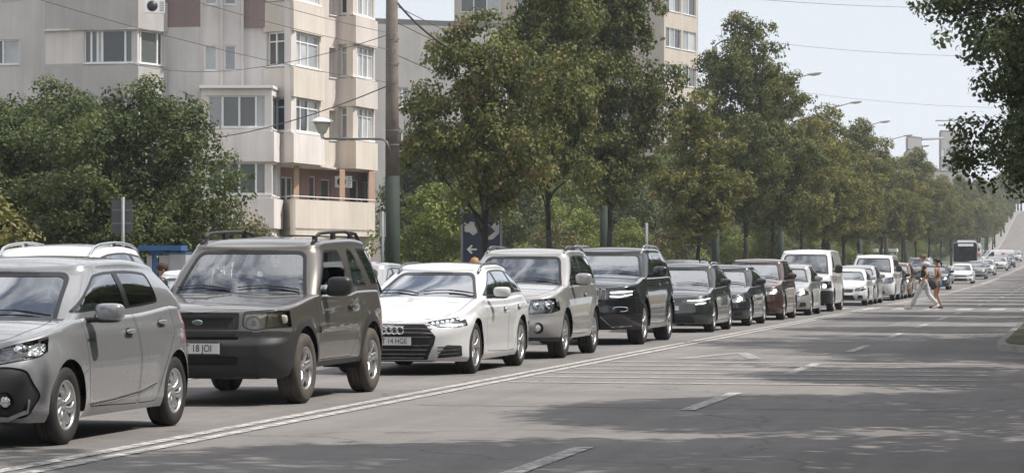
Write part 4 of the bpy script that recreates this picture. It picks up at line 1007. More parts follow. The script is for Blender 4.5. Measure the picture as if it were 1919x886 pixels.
    for (poly, m, m2) in g('lamps', []):          # headlights, given for +x, front view
        for sg in (1, -1):
            pp = [(x*sg, z) for x, z in poly]
            lo_.cookie(offset_poly(pp, -.008), 'y', reg('l', 'body', GAP), lambda p, n, ly=g('lamp_y', -fo+.42): n.y < -.02 and p.y < ly+.015)
            lo_.cookie(pp, 'y', reg('l', 'headlight'+('a' if sg > 0 else 'b'), m), lambda p, n, ly=g('lamp_y', -fo+.42): n.y < -.02 and p.y < ly)
    # --- tail lamps
    tz0, tz1 = g('tailz', (.75, .98))
    for sg in (1, -1):
        lo_.cookie(round_poly([(sg*(Wd-.26), tz0), (sg*(Wd+.05), tz0), (sg*(Wd+.05), tz1), (sg*(Wd-.26), tz1)], .03), 'y', reg('l', 'tail_light'+('a' if sg > 0 else 'b'), REDL), lambda p, n: n.y > .1 and p.y > wb+.1)
    # --- wheel arches
    for yw in (0, wb):
        if g('archclad'):
            lo_.cookie(circle(yw, wr+.01, Ra+g('archw', .07), 28), 'x', reg('l', 'wheel_arch', g('archclad')), sidef(0, .05))
        lo_.cookie(circle(yw, wr+.01, Ra+.0, 28), 'x', 1, lambda p, n: abs(p.x) > Wd*.55 and abs(n.x) > .02)
    # --- windscreen
    zc = top(cy_)+.0; zh = roof(hy)-.055; wa, wc = wbt-.12, wrf-.10
    nf = lambda p, n: n.y < -.18 and p.y < rby-.5
    ws = round_poly([(-wa, zc+.0), (wa, zc+.0), (wc, zh), (-wc, zh)], [.03, .03, .09, .09], 4)
    ws = [(x, z) for x, z in ws]
    gh.cookie(offset_poly(ws, -.008), 'y', reg('g', 'body', TRIM), nf)
    gh.cookie(offset_poly(ws, .028), 'y', reg('g', 'windscreen', g('wsglass', WIND)), nf)
    if g('rwin', True):
        rw = round_poly([(-wa+.05, top(rby)+.06), (wa-.05, top(rby)+.06), (wc-.03, roof(rhy)-.10), (-wc+.03, roof(rhy)-.10)], .06)
        gh.cookie(rw, 'y', reg('g', 'rear_window', PRIV if g('priv') else SIDEG), lambda p, n: n.y > .1 and p.y > hy+.5)
    # --- side windows
    al = (hy-cy_)
    db, dt = g('dlo_front', (cy_+gRF[1]+.04, hy+gRF[1]-.08)); rb_, rt_ = g('dlo_rear', (rby-.28, rhy-.16))
    zbl = lambda y: top(y)+g('dlo_gap', .0)
    zdt = g('dlo_top', .10)
    if g('dlos'): dlos = g('dlos')
    else:
        nn = 5
        bot = [(db+(rb_-db)*i/nn, zbl(db+(rb_-db)*i/nn)) for i in range(nn+1)]
        tpz = [(rt_+(dt-rt_)*i/nn, roof(rt_+(dt-rt_)*i/nn)-zdt) for i in range(nn+1)]
        dlos = [(bot+tpz, g('splits', []))]
    sf = lambda sg: (lambda p, n: p.x*sg > .2 and abs(n.x) > .3)
    nw = 0
    for poly, splits in dlos:
        pr = round_poly(poly, g('dlo_r', .07), 4)
        for sg in (1, -1): gh.cookie(pr, 'x', reg('g', 'body', g('frame_mat', TRIM)), sf(sg))
        inn = offset_poly(pr, .02)
        edges = [None]+list(splits)+[None]
        for a, b in zip(edges[:-1], edges[1:]):
            q = inn
            if a: q = clip_poly(q, (a[0]+a[2]/2, a[1]), (1, a[3] if len(a) > 3 else 0))
            if b: q = clip_poly(q, (b[0]-b[2]/2, b[1]), (-1, -(b[3] if len(b) > 3 else 0)))
            nw += 1
            if len(q) < 3: continue
            if (nw-1) in g('open_windows', []):
                gh.cookie(q, 'x', 1, sf(1)); gh.cookie(q, 'x', reg('g', 'side_window%db' % nw, SIDEG), sf(-1)); continue
            gm = PRIV if (g('priv') and nw > 1) else SIDEG
            for sg in (1, -1): gh.cookie(q, 'x', reg('g', 'side_window%d%s' % (nw, 'a' if sg > 0 else 'b'), gm), sf(sg))
        if g('body_splits'):
            for bs in g('body_splits'):
                for sg in (1, -1): gh.cookie(bs, 'x', reg('g', 'body', PB), sf(sg))
    # --- remove what the cabin needs open
    cutw = Wd*.80
    for sh, tst in ((lo_, lambda p, n: n.z > .8 and cy_+.32 < p.y < rby-.12 and abs(p.x) < wbt-.07), ):
        for f in sh.bm.faces:
            if tst(f.calc_center_median(), f.normal): f[sh.lay] = 1
    # --- export
    body = None; objs = {}
    for sh, tagc in ((lo_, 'l'), (gh, 'g')):
        sh.lay = sh.bm.faces.layers.int['reg']
        sh.bm.normal_update(); sh.bm.verts.index_update()
        groups = {}
        for f in sh.bm.faces:
            r = f[sh.lay]
            if r == 1: continue
            key = 'body' if r == 0 else regs[r][1]
            if key in ('wheel_arch', 'sill', 'intake'):
                c_ = f.calc_center_median(); key += str(int(c_.x > 0)*2+int(c_.y > wb/2)*(key == 'wheel_arch'))
            groups.setdefault(key, []).append(f)
        for key, fs in groups.items():
            nm = key.rstrip('ab') if key[-2:-1].isdigit() or key.startswith(('headlight', 'tail_light')) else key
            nm = ''.join(ch for ch in nm if not ch.isdigit())
            if key in ('headlighta', 'headlightb'): nm = 'headlight'
            if key in ('tail_lighta', 'tail_lightb'): nm = 'tail_light'
            if key == 'body' and tagc == 'g': nm = 'cabin_shell'
            if nm == 'headlight':
                bm_ = g('reflmat', REFL)
                o = faces_to_obj('headlight', sh, fs, bm_, root, push=-.035)
                faces_to_obj('lens', sh, fs, mato, o, push=.002)
            else:
                o = faces_to_obj(nm, sh, fs, mato, root, push={'windscreen': -.004, 'side_window': -.004, 'grille': -.012, 'rear_window': -.004}.get(nm, 0))
            objs[key] = o
            if key == 'body' and tagc == 'g':   # headliner
                hl = [f for f in fs if f.normal.z > .75]
                faces_to_obj('headliner', sh, hl, mat('headliner', (.30, .29, .27), .9), root, push=-.018)
    # --- underbody, wheel housings, cabin
    ub = MB().use(GAP)
    zu = zsill+.03
    ub.box(-Wd*.80, Wd*.80, -fo+.28, wb+ro-.25, zu, zu+.12)
    ub.box(-Wd*.52, Wd*.52, -fo+.2, wb+ro-.18, zu-.03, zu+.35)
    for yw in (0, wb):
        for sg in (1, -1):
            n = 18; vs = []
            for k in range(n+1):
                a = math.pi*(-.06+1.12*k/n); y, z = yw+(Ra+.004)*math.cos(a), wr+.01+(Ra+.004)*math.sin(a)
                vs += [(sg*(Wd*.955 if True else 0), y, z), (sg*Wd*.5, y, z)]
            ub.add(vs, [(2*k, 2*k+1, 2*k+3, 2*k+2) for k in range(n)])
            pts = [(sg*Wd*.5, vs[2*k][1], vs[2*k][2]) for k in range(n+1)]
            ub.add(pts, [tuple(range(n+1))])
    ub.tube([(-.7*Wd, 0, wr), (.7*Wd, 0, wr)], .05); ub.tube([(-.7*Wd, wb, wr), (.7*Wd, wb, wr)], .06)
    ub.build('underbody', root)
    fz = zsill+.2; cab = MB().use(INTER)
    zbelt = top((cy_+rby)/2)
    cab.box(-Wd*.86, Wd*.86, cy_+.2, rby-.1, fz, fz+.05)
    for sg in (1, -1): cab.box(sg*Wd*.80, sg*Wd*.86, cy_+.3, rby-.15, fz, zbelt-.05)
    cab.box(-Wd*.82, Wd*.82, rby-.18, rby-.12, fz, zbelt-.04)
    dz = top(cy_)-.02
    cab.add([(-Wd*.84, cy_+.12, dz-.03), (Wd*.84, cy_+.12, dz-.03), (Wd*.84, cy_+.55, dz+.03), (-Wd*.84, cy_+.55, dz+.03), (-Wd*.84, cy_+.68, dz-.08), (Wd*.84, cy_+.68, dz-.08), (Wd*.84, cy_+.62, fz), (-Wd*.84, cy_+.62, fz)],
            [(0, 1, 2, 3), (3, 2, 5, 4), (4, 5, 6, 7)])
    cab.build('dashboard', root)
    sy = g('seat_y', cy_+1.15)
    def seat(x, y, wd, nm, hz=0):
        m = MB().use(SEATM); zs = g('seat_z', zsill+.32)-.12; root['seat'] = [.40*Wd/.88, sy, zs]
        m.sell((x, y, zs+.07), wd, .27, .09, .4, .4); M = Matrix.Rotation(R(-16), 3, 'X')
        m.sell((x, y+.30, zs+.38), wd, .08, .33, .4, .5, M=M)
        for hx in ([0] if wd < .35 else [-.35, .35]):
            m.sell((x+hx, y+.43, zs+.79), .13, .05, .09, .6, .6, M=M); m.tube([(x+hx-.04, y+.41, zs+.62), (x+hx-.04, y+.43, zs+.76)], .008); m.tube([(x+hx+.04, y+.41, zs+.62), (x+hx+.04, y+.43, zs+.76)], .008)
        m.build('seat', root)
    seat(.40*Wd/.88, sy, .25, 'seat'); seat(-.40*Wd/.88, sy, .25, 'seat')
    if g('rear_seats', True): seat(0, min(sy+.85, rby-.75), .60, 'seat')
    sw = MB().use(BLACK); cw = Vector((.40*Wd/.88, sy-.42, top(cy_)+.02)); M = Matrix.Rotation(R(65), 3, 'X')
    sw.tube([cw+M@Vector((.18*math.cos(a), .18*math.sin(a), 0)) for a in [2*math.pi*k/20 for k in range(21)]], .014, 6); sw.tube([cw-Vector((.17, 0, 0)), cw+Vector((.17, 0, 0))], .016, 6)
    sw.build('steering_wheel', root)
    # interior mirror
    im = MB().use(BLACK); im.sell((0, hy+.1, roof(hy)-.16), .12, .02, .035); im.tube([(0, hy+.1, roof(hy)-.13), (0, hy-.0, roof(hy)-.06)], .01); im.build('rear_view_mirror', root)
    # --- wheels
    tw = g('tw', .205); rr_ = g('rim', wr-.105)
    hb, ty, rm = wheel_mesh(wr, tw, rr_, g('spokes', (5, .035, .03, 'plain')), g('rubber', RUBBER), g('rimmat', ALLOY))
    for yw in (0, wb):
        for sg in (1, -1):
            o = link_mesh('wheel', hb, root, (sg*(Wd-tw/2-g('wheel_in', .015)), yw, wr)); o.rotation_euler = (0, 0, 0 if sg > 0 else math.pi)
            link_mesh('tyre', ty, o); link_mesh('rim', rm, o)
    # --- mirrors
    my, mz = g('mirror', (db+.08, zbl(db)+.08)); mm = g('mirror_mat', PB); ms = g('mirror_size', (.115, .075, .07))
    for sg in (1, -1):
        m = MB().use(mm); m.sell((sg*(Wd+.115), my, mz+.02), ms[0], ms[1], ms[2], .55, .6)
        m.use(BLACK); m.sell((sg*(Wd+.09), my+.012, mz-.025), ms[0]*.9, ms[1]*.92, ms[2]*.6, .5, .5)
        m.tube([(sg*(Wd*.90), my-.02, mz-.045), (sg*(Wd+.05), my, mz-.04)], .022)
        m.use(CHROME); m.sell((sg*(Wd+.115), my+ms[1]*.93, mz+.015), ms[0]*.85, .008, ms[2]*.78)
        m.build('side_mirror', root)
    # --- handles
    for (hy_, hz_) in g('handles', []):
        for sg in (1, -1):
            p, n = lo_.hit('x', hy_, hz_, sg)
            if p is None: continue
            par = objs.get('door0a') if hy_ < sy+.5 else objs.get('door1a', objs.get('door0a'))
            if sg < 0: par = objs.get('door0b') if hy_ < sy+.5 else objs.get('door1b', objs.get('door0b'))
            m = MB().use(g('handle_mat', PB)); m.sell(p+n*.025, .014, .095, .017, .6, .7)
            m.use(GAP); m.sell(p+n*.0, .008, .055, .032, .7, .9)
            m.build('door_handle', par or root)
    # --- wipers
    wm = MB().use(BLACK)
    for (x0, x1) in g('wipers', [(.62*Wd/.88, -.02), (-.08, -.68*Wd/.88)]):
        pts = []
        for i in range(7):
            x = x0+(x1-x0)*i/6; p, n = gh.hit('y', x, zc+.055+.03*math.sin(i/6*3.1)+.02*i/6)
            if p is not None: pts.append(p+n*.018)
        if len(pts) > 2: wm.tube(pts, .006, 5); wm.tube([pts[0]+Vector((0, -.05, -.06)), pts[0], pts[len(pts)//2]+Vector((0, -.02, .0))], .008, 5)
    wm.build('wiper', root)
    # --- roof rails
    if g('rails'):
        rm_, y0, y1, hgt, rin = g('rails')
        for sg in (1, -1):
            m = MB().use(rm_); pts = []
            for i in range(13):
                f = i/12; y = y0+(y1-y0)*f; p, n = gh.hit('z', sg*(wrf-rin), y)
                pts.append(p+Vector((0, 0, hgt*min(1, math.sin(math.pi*f)*2.6)-.005)))
            m.tube(pts, .018, 8); 
            for f in (.07, .5, .93):
                y = y0+(y1-y0)*f; p, n = gh.hit('z', sg*(wrf-rin), y)
                m.obox(p+Vector((0, 0, hgt*.4)), Vector((1, 0, 0)), Vector((0, 1, 0)), Vector((0, 0, 1)), .016, .05, hgt*.42)
            m.build('roof_rail', root)
    # --- plate
    if g('plate'):
        txt, pz = g('plate'); p, n = lo_.hit('y', 0, pz); y = p.y-.025
        m = MB().use(PLATE).box(-.26, .26, y-.006, y+.006, pz-.056, pz+.056)
        m.use(PLTXT)
        for (a, b, d, e) in ((-.26, .26, .052, .0565), (-.26, .26, -.0565, -.052)): m.box(a, b, y-.008, y-.006, pz+d, pz+e)
        m.use(PLBLUE).box(-.258, -.222, y-.0085, y-.006, pz-.05, pz+.05)
        m.use(BLACK).box(-.27, .27, y+.006, y+.04, pz-.062, pz+.062)
        po = m.build('number_plate', root)
        tm = text_mesh(txt, .098, PLTXT); t = link_mesh('lettering', tm, po); t.location = (.018, y-.0085, pz-.002); t.rotation_euler = (R(90), 0, 0); t.scale = (.82, 1, 1)
    if g('extra'): g('extra')(root, lo_, gh, objs, c)
    # licence-side trims given as polylines on the side: (pts, half height, proud, material, name)
    for (pts, hw, pr_, m_, nm) in g('mouldings', []):
        for sg in (1, -1):
            m = MB().use(m_); sec = []
            k = 16
            fpts = []
            for (a, b) in zip(pts[:-1], pts[1:]):
                for i in range(k): fpts.append((a[0]+(b[0]-a[0])*i/k, a[1]+(b[1]-a[1])*i/k))
            fpts.append(pts[-1])
            vs = []
            for (y, z) in fpts:
                p, n = lo_.hit('x', y, z, sg)
                if p is None: continue
                q, _ = lo_.hit('x', y, z+hw, sg); r_, _ = lo_.hit('x', y, z-hw, sg)
                if q is None or r_ is None: continue
                o_ = Vector((sg, 0, 0)); vs.append([q-o_*.01, q+o_*pr_, p+o_*(pr_*1.3), r_+o_*pr_, r_-o_*.01])
            if len(vs) < 2: continue
            m.add([v for g_ in vs for v in g_], [(i*5+j, i*5+j+1, i*5+6+j, i*5+5+j) for i in range(len(vs)-1) for j in range(4)]+[(0, 1, 2, 3, 4), tuple(range(len(vs)*5-5, len(vs)*5))])
            m.build(nm, root)
    return root
def front_bar(sh, pts, hw, pr_, m_, name, parent, k=8, mb=None):
    """bar that follows the nose along front-view points"""
    m = (mb or MB()).use(m_); vs = []; f = []
    for (a, b) in zip(pts[:-1], pts[1:]):
        for i in range(k): f.append((a[0]+(b[0]-a[0])*i/k, a[1]+(b[1]-a[1])*i/k))
    f.append(pts[-1])
    for (x, z) in f:
        p, n = sh.hit('y', x, z)
        if p is None: continue
        o_ = Vector((0, -1, 0)); u = Vector((0, 0, hw)); vs.append([p+u-o_*.02, p+u+o_*pr_, p-u+o_*pr_, p-u-o_*.02])
    if len(vs) > 1: m.add([v for g_ in vs for v in g_], [(i*4+j, i*4+(j+1) % 4, i*4+4+(j+1) % 4, i*4+4+j) for i in range(len(vs)-1) for j in range(4)]+[(0, 1, 2, 3), tuple(range(len(vs)*4-4, len(vs)*4))])
    return m if mb else m.build(name, parent)
def lamp_on(root, sh, x, z, r, m=LOWON, name='headlight', parent=None):
    p, n = sh.hit('y', x, z)
    if p is None: return
    b = MB().use(CHROME); b.lathe([(r*1.15, -.012), (r*1.15, .02), (r*.95, .0)], c=p+Vector((0, .012, 0)), ax='y', n=16)
    b.use(m); b.sell(p+Vector((0, .01, 0)), r*.9, .02, r*.9, 1, 1)
    b.build('bulb', parent or root)
def put(root, px, label, group='cars queueing in the near lane', d=7.7, cat='car', W=None):
    Z = zon(px, d); p = P(px, YH, Z); hw = root['hw']; del root['hw']
    root.location = (-d-hw, p.y, GZ(p.y))
    dz = (GZ(p.y+2.6)-GZ(p.y))/2.6; root.rotation_euler = (math.atan(dz), 0, 0)
    tag(root, label, cat, group)
    return root
def car(name, c):
    r = build_car(name, c); r['hw'] = c['W']/2; return r
RP = round_poly
# ---- 1 silver hatchback -------------------------------------------------
SILVER = paint('silver grey', (.265, .272, .285), .35, .24)
def hatch_extra(root, lo, gh, ob, c):
    # fog lamp pods, lower intake surround, side badge
    for sg in (1,):
        p, n = lo.hit('y', .60*sg, .36); m = MB().use(GAP); m.lathe([(0, .02), (.06, .0), (.075, -.03)], c=p+Vector((0, .01, 0)), ax='y', n=20)
        m.use(REFL).sell(p+Vector((0, -.005, 0)), .045, .02, .045, 1, 1); m.build('fog_light', root)
    for sg in (1, -1):
        front_bar(lo, [(sg*.48, .235), (sg*.60, .225), (sg*.72, .28), (sg*.735, .36)], .016, .02, SILVER, 'bumper_trim', root)
    for z in (.32, .40, .48): front_bar(lo, [(-.42, z), (.42, z)], .010, .01, BLACK, 'grille_bar', root)
    t = text_mesh('HYBRID', .045, DCLAD); p, n = lo.hit('x', .52, .80, 1)
    o = link_mesh('lettering', t, root, p+n*.004); o.rotation_euler = (R(90), 0, R(90)); o.location = p+Vector((.006, -.0, 0))
    for sg in (1, -1):
        l = ob.get('headlighta' if sg > 0 else 'headlightb')
        p, n = lo.hit('y', .62*sg, .74); m = MB().use(DREFL); m.sell(p+Vector((0, .05, 0)), .075, .05, .055, 1, 1); m.use(CHROME).sell(p+Vector((0, .02, 0)), .045, .03, .04, 1, 1); m.build('projector', l)
    front_bar(lo, [(.36, .665), (.56, .655), (.74, .70)], .007, .012, CHROME, 'headlight_trim', root)
HATCH = dict(W=1.695, wb=2.51, fo=.80, ro=.68, wr=.305, lamp_y=-.28, paint=SILVER, zsill=.19,
    top=[(-.80, .70), (-.62, .78), (-.3, .87), (.1, .945), (.5, .985), (1.6, 1.0), (2.6, 1.06), (3.11, 1.08)],
    nose=[(0, .08), (.15, .03), (.35, 0), (.6, .02), (.8, .07), (1, .17)], tail=[(0, .06), (.3, 0), (.5, .0), (.75, .06), (1, .1)],
    side=[(0, .93), (.1, .975), (.3, .99), (.55, 1), (.8, .975), (1, .925)], cowl=-.02, header=.80, rheader=2.72, rbase=3.03, bonnet_w=.66, bonnet_front=-.56,
    roof=[(.8, 1.385), (1.3, 1.435), (1.8, 1.445), (2.4, 1.41), (2.75, 1.35)], bow=.26, RF=(.34, .52), taper=(.12, .10), wbelt=.91, wroof=.72, gbow=.20,
    dlo_front=(.34, 1.02), dlo_rear=(2.30, 2.26), dlo_top=.095, dlo_gap=.035, dlo_r=.06, splits=[(.56, 1.1, .03, .0), (1.53, 1.2, .11, .14)],
    doors=[RP([(.48, .27), (1.585, .24), (1.62, .6), (1.60, 1.06), (.42, 1.04), (.44, .6)], .05), RP([(1.605, .24), (2.03, .24), (2.13, .45), (2.30, .66), (2.50, .80), (2.5, 1.10), (1.62, 1.06), (1.64, .6)], .04)],
    handles=[(1.38, .845), (2.18, .90)], mirror=(.58, 1.0), mirror_mat=paint('silver grey', (.265, .272, .285), .35, .24), spokes=(8, .02, .046, 'swirl'), tailz=(.72, 1.0),
    front=[(RP([(-.50, .20), (.50, .20), (.72, .24), (.80, .40), (.72, .60), (.60, .625), (0, .60), (-.60, .625), (-.72, .60), (-.80, .40), (-.72, .24)], .04), 'grille', DCLAD),
           (RP([(-.44, .22), (.44, .22), (.36, .34), (.28, .54), (-.28, .54), (-.36, .34)], .03), 'grille', MESHM)],
    lamps=[(RP([(.30, .655), (.55, .645), (.76, .69), (.84, .80), (.84, .86), (.60, .78), (.36, .70)], .02), LENS, REFL)],
    mouldings=[([(.50, .285), (1.0, .30), (1.6, .335), (1.98, .39)], .007, .012, CHROME, 'sill_trim')], crease=.008, crease_z=.86, extra=hatch_extra, tw=.185, reflmat=DREFL)
# ---- 2 dusty dark three-door off-roader ---------------------------------
YLENS = glass('yellowed clear lens', (.92, .90, .82), .3, .95, 1.1)
BROWNG = paint('dusty grey brown', (.105, .095, .085), .35, .34)
def offroad_extra(root, lo, gh, ob, c):
    for sg in (1, -1):
        l = ob.get('headlighta' if sg > 0 else 'headlightb')
        p, n = lo.hit('y', .56*sg, .82)
        if p: 
            m = MB().use(CHROME); m.lathe([(.082, -.01), (.07, .03), (.02, .045), (0, .045)], c=p+Vector((0, .012, 0)), ax='y', n=20); m.use(REFL).sell(p+Vector((0, .03, 0)), .03, .03, .03, 1, 1); m.build('bulb', l)
        front_bar(lo, [(sg*.68, .79), (sg*.69, .93)], .006, -.008, DCLAD, 'lamp_divider', l, k=4)
        p2, n2 = lo.hit('y', .80*sg, .86)
        if p2: MB().use(FOGGED).sell(p2+Vector((0, .035, 0)), .06, .02, .045, .6, .6).build('indicator', l)
    for z in (.80, .835): pass
    p, n = lo.hit('y', 0, .83)
    m = MB().use(mat('green badge', (.10, .16, .11), .3)).sell(p+Vector((0, -.004, 0)), .05, .008, .024, 1, 1); m.use(CHROME).sell(p+Vector((0, .002, 0)), .056, .008, .029, 1, 1); m.build('badge', root)
    front_bar(lo, [(-.36, .885), (.36, .885)], .012, .012, DCLAD, 'grille_bar', root)
    front_bar(lo, [(-.40, .705), (.40, .705)], .018, .012, DCLAD, 'grille_bar', root)
    # spare wheel on the tailgate
    hb, ty, rm = wheel_mesh(.35, .2, .22, (5, .05, .05, 'plain'), DRUBBER, ALLOY)
    o = link_mesh('spare_wheel', hb, root, (0, c['wb']+c['ro']+.05, .85)); o.rotation_euler = (0, 0, R(90)); link_mesh('tyre', ty, o); link_mesh('rim', rm, o)
    # front tow loop and skid lip
    m = MB().use(BLACK); m.box(-.6, .6, -.70, -.3, .27, .30); m.build('skid_plate', root)
    # tall rear bar of the roof rails
    for sg in (1, -1):
        m = MB().use(BLACK); pts = []
        a, _ = gh.hit('z', sg*.58, 2.55)
        pts = [a+Vector((0, 0, .07)), a+Vector((.02*sg, .35, .05)), Vector((sg*.66, 3.18, 1.50)), Vector((sg*.78, 3.34, 1.10))]
        m.tube(pts, .02, 7); m.build('roof_rail', root)
OFFROAD = dict(W=1.80, wb=2.56, fo=.84, ro=.82, wr=.355, paint=BROWNG, zsill=.33, Ra=.42, flare=.02, tw=.225, rim=.225,
    bottom=[(-.84, .30), (-.55, .27), (-.3, .34), (2.9, .36), (3.38, .42)],
    top=[(-.84, .93), (-.6, .965), (0, 1.03), (.4, 1.075), (.7, 1.10), (1.8, 1.10), (2.2, 1.13), (3.38, 1.14)], rr=.045,
    nose=[(0, .12), (.2, .03), (.35, .0), (.55, .0), (.60, .05), (.8, .07), (1, .09)], tail=[(0, .05), (.3, 0), (.5, .03), (.75, .04), (1, .06)],
    side=[(0, .94), (.12, .975), (.4, .99), (.7, .985), (.85, .965), (1, .945)], cowl=.46, header=.98, rheader=3.12, rbase=3.28, bonnet_w=.76, bonnet_front=-.72,
    roof=[(.98, 1.60), (1.4, 1.665), (2.0, 1.69), (2.5, 1.70), (3.12, 1.67)], bow=.12, RF=(.30, .36), taper=(.06, .03), wbelt=.93, wroof=.76, gbow=.13,
    rcrown=.02, frame_mat=GAP, dlo_gap=.03,
    dlos=[([(.72, 1.13), (1.80, 1.13), (1.86, 1.35), (1.80, 1.575), (1.27, 1.565)], []), ([(2.03, 1.17), (2.60, 1.17), (2.30, 1.58), (2.10, 1.585), (2.04, 1.4)], []), ([(2.78, 1.18), (3.16, 1.19), (3.08, 1.585), (2.47, 1.59)], [])],
    open_windows=[0], mirror=(.83, 1.16), mirror_mat=BLACK, mirror_size=(.13, .08, .10),
    doors=[RP([(.50, .42), (1.75, .42), (1.93, .62), (1.93, 1.15), (.50, 1.13)], .07)], handles=[(1.74, .955)], handle_mat=BLACK,
    spokes=(5, .05, .036, 'plain'), rubber=DRUBBER, archclad=DCLAD, archw=.085, tailz=(.72, 1.02), rails=(BLACK, 1.15, 2.75, .075, .07),
    clad=[([(-.1, .55), (.0, .25), (3.0, .2), (3.0, .41), (.3, .41)], 'x', DCLAD, 'sill')],
    sidef=[(RP([(-1.2, .1), (-.2, .1), (-.2, .70), (-.60, .745), (-1.2, .745)], .02), 'body', DCLAD)],
    front=[([(-1, .1), (1, .1), (1, .745), (-1, .745)], 'bumper', DCLAD),
           (RP([(-.42, .76), (.42, .76), (.42, .925), (-.42, .925)], .02), 'grille', DCLAD), (RP([(-.36, .785), (.36, .785), (.36, .872), (-.36, .872)], .015), 'grille', MESHM),
           (RP([(-.42, .66), (.42, .66), (.42, .69), (-.42, .69)], .01), 'grille', GAP), (RP([(-.42, .41), (.42, .41), (.45, .50), (-.45, .50)], .02), 'grille', GAP),
           (RP([(.50, .735), (1, .735), (1, .77), (.52, .77)], .005), 'bumper', mat('bright bumper top', (.17, .165, .16), .35, .4)),
           (RP([(-.50, .735), (-1, .735), (-1, .77), (-.52, .77)], .005), 'bumper', mat('bright bumper top', (.17, .165, .16), .35, .4)),
           (RP([(.44, .50), (.62, .32), (.92, .30), (.92, .69), (.44, .70)], .04), 'bumper', BLACK), (RP([(-.44, .50), (-.62, .32), (-.92, .30), (-.92, .69), (-.44, .70)], .04), 'bumper', BLACK)],
    lamps=[(RP([(.46, .80), (.52, .765), (.60, .76), (.68, .775), (.92, .79), (.92, .935), (.70, .95), (.47, .935)], .03), YLENS, FOGGED)], reflmat=FOGGED,
    mouldings=[([(.50, .735), (1.1, .745), (1.9, .775)], .035, .022, BROWNG, 'side_moulding')], plate=('CT 18 JOI', .575), extra=offroad_extra, seat_z=.62, rear_seats=True, crown=.025,
    body_splits=None, handle_=0, wheel_in=-.005, wsglass=glass('old windscreen glass', (.8, .86, .85), 1.5, .9, 2.4))
# ---- 3 white estate -----------------------------------------------------
WHITE = paint('white', (.585, .59, .60), 0, .3)
def estate_extra(root, lo, gh, ob, c):
    gp = ob.get('grille')
    for z in (.225, .275, .33, .385, .49, .54, .59, .635):
        hw = .40+.10*min(1, max(0, (z-.22)/.2)) if z < .5 else .52-.6*max(0, z-.56)
        front_bar(lo, [(-hw, z), (hw, z)], .008, .006, CHROME if z > .5 else DREFL, 'grille_bar', root)
    p, n = lo.hit('y', 0, .565)
    m = MB().use(CHROME)
    for k in range(4):
        cx = (k-1.5)*.072; m.tube([(cx+.047*math.cos(a), p.y-.03, .575+.047*math.sin(a)) for a in [2*math.pi*j/24 for j in range(25)]], .009, 6, caps=False)
    m.build('badge', root)
    for sg in (1, -1):
        for z in (.27, .315, .36): front_bar(lo, [(sg*.58, z), (sg*.80, z+.01)], .007, .008, DREFL, 'intake_bar', root)
        l = ob.get('headlighta' if sg > 0 else 'headlightb')
        for k in range(5):
            x = sg*(.50+.055*k); z = .668+.009*k; p, n = lo.hit('y', x, z)
            if p: MB().use(LEDON).sell(p+Vector((0, .004, 0)), .017, .008, .010, .8, .8).build('daytime_light', l)
        front_bar(lo, [(sg*.60, .635), (sg*.84, .65)], .008, .004, LEDON, 'daytime_light', l)
        p, n = lo.hit('y', sg*.74, .70); MB().use(DREFL).sell(p+Vector((0, .03, 0)), .07, .03, .035, 1, 1).build('projector', l)
ESTATE = dict(W=1.842, wb=2.82, fo=.88, ro=1.00, wr=.335, paint=WHITE, zsill=.17, tw=.225, rim=.245,
    top=[(-.88, .66), (-.7, .72), (-.3, .82), (.2, .91), (.6, .965), (.9, .96), (2.0, .965), (3.2, 1.0), (3.82, 1.0)],
    nose=[(0, .10), (.15, .03), (.35, 0), (.6, .0), (.85, .04), (1, .10)], tail=[(0, .06), (.3, 0), (.6, .02), (.8, .08), (1, .12)],
    side=[(0, .94), (.1, .98), (.3, .985), (.55, .985), (.8, 1.0), (.87, .985), (1, .93)], cowl=.58, header=1.55, rheader=3.42, rbase=3.74, bonnet_w=.76, bonnet_front=-.72,
    roof=[(1.55, 1.36), (2.0, 1.415), (2.6, 1.425), (3.1, 1.39), (3.5, 1.33)], bow=.20, RF=(.42, .56), taper=(.12, .12), wbelt=.90, wroof=.66, gbow=.22, gbowR=.12, gRR=(.22, .34),
    dlo_front=(.98, 1.84), dlo_rear=(3.46, 3.12), dlo_gap=.035, dlo_top=.075, splits=[(2.02, 1.2, .07, .1), (2.88, 1.2, .08, .12)], rails=(DREFL, 1.6, 3.3, .02, .05),
    doors=[RP([(.70, .27), (1.92, .24), (1.97, .6), (1.95, 1.02), (.68, 1.02), (.62, .6)], .05), RP([(1.945, .24), (2.33, .25), (2.42, .45), (2.62, .62), (2.85, .75), (2.88, 1.02), (1.975, 1.02), (1.99, .6)], .05)],
    handles=[(1.72, .815), (2.62, .835)], mirror=(.98, 1.03), mirror_mat=WHITE, spokes=(5, .03, .05, 'twin'), tailz=(.72, .92), crease=.010, crease_z=.84,
    front=[(RP([(-.44, .20), (.44, .20), (.54, .40), (.56, .50), (.40, .655), (-.40, .655), (-.56, .50), (-.54, .40)], .02), 'grille', MESHM),
           (RP([(.56, .22), (.84, .24), (.84, .38), (.68, .39)], .02), 'intake', MESHM), (RP([(-.56, .22), (-.84, .24), (-.84, .38), (-.68, .39)], .02), 'intake', MESHM)],
    lamps=[(RP([(.44, .675), (.58, .62), (.80, .615), (.93, .65), (.93, .75), (.72, .725)], .012), LENS, REFL)],
    plate=('CT 14 HGE', .44), extra=estate_extra)
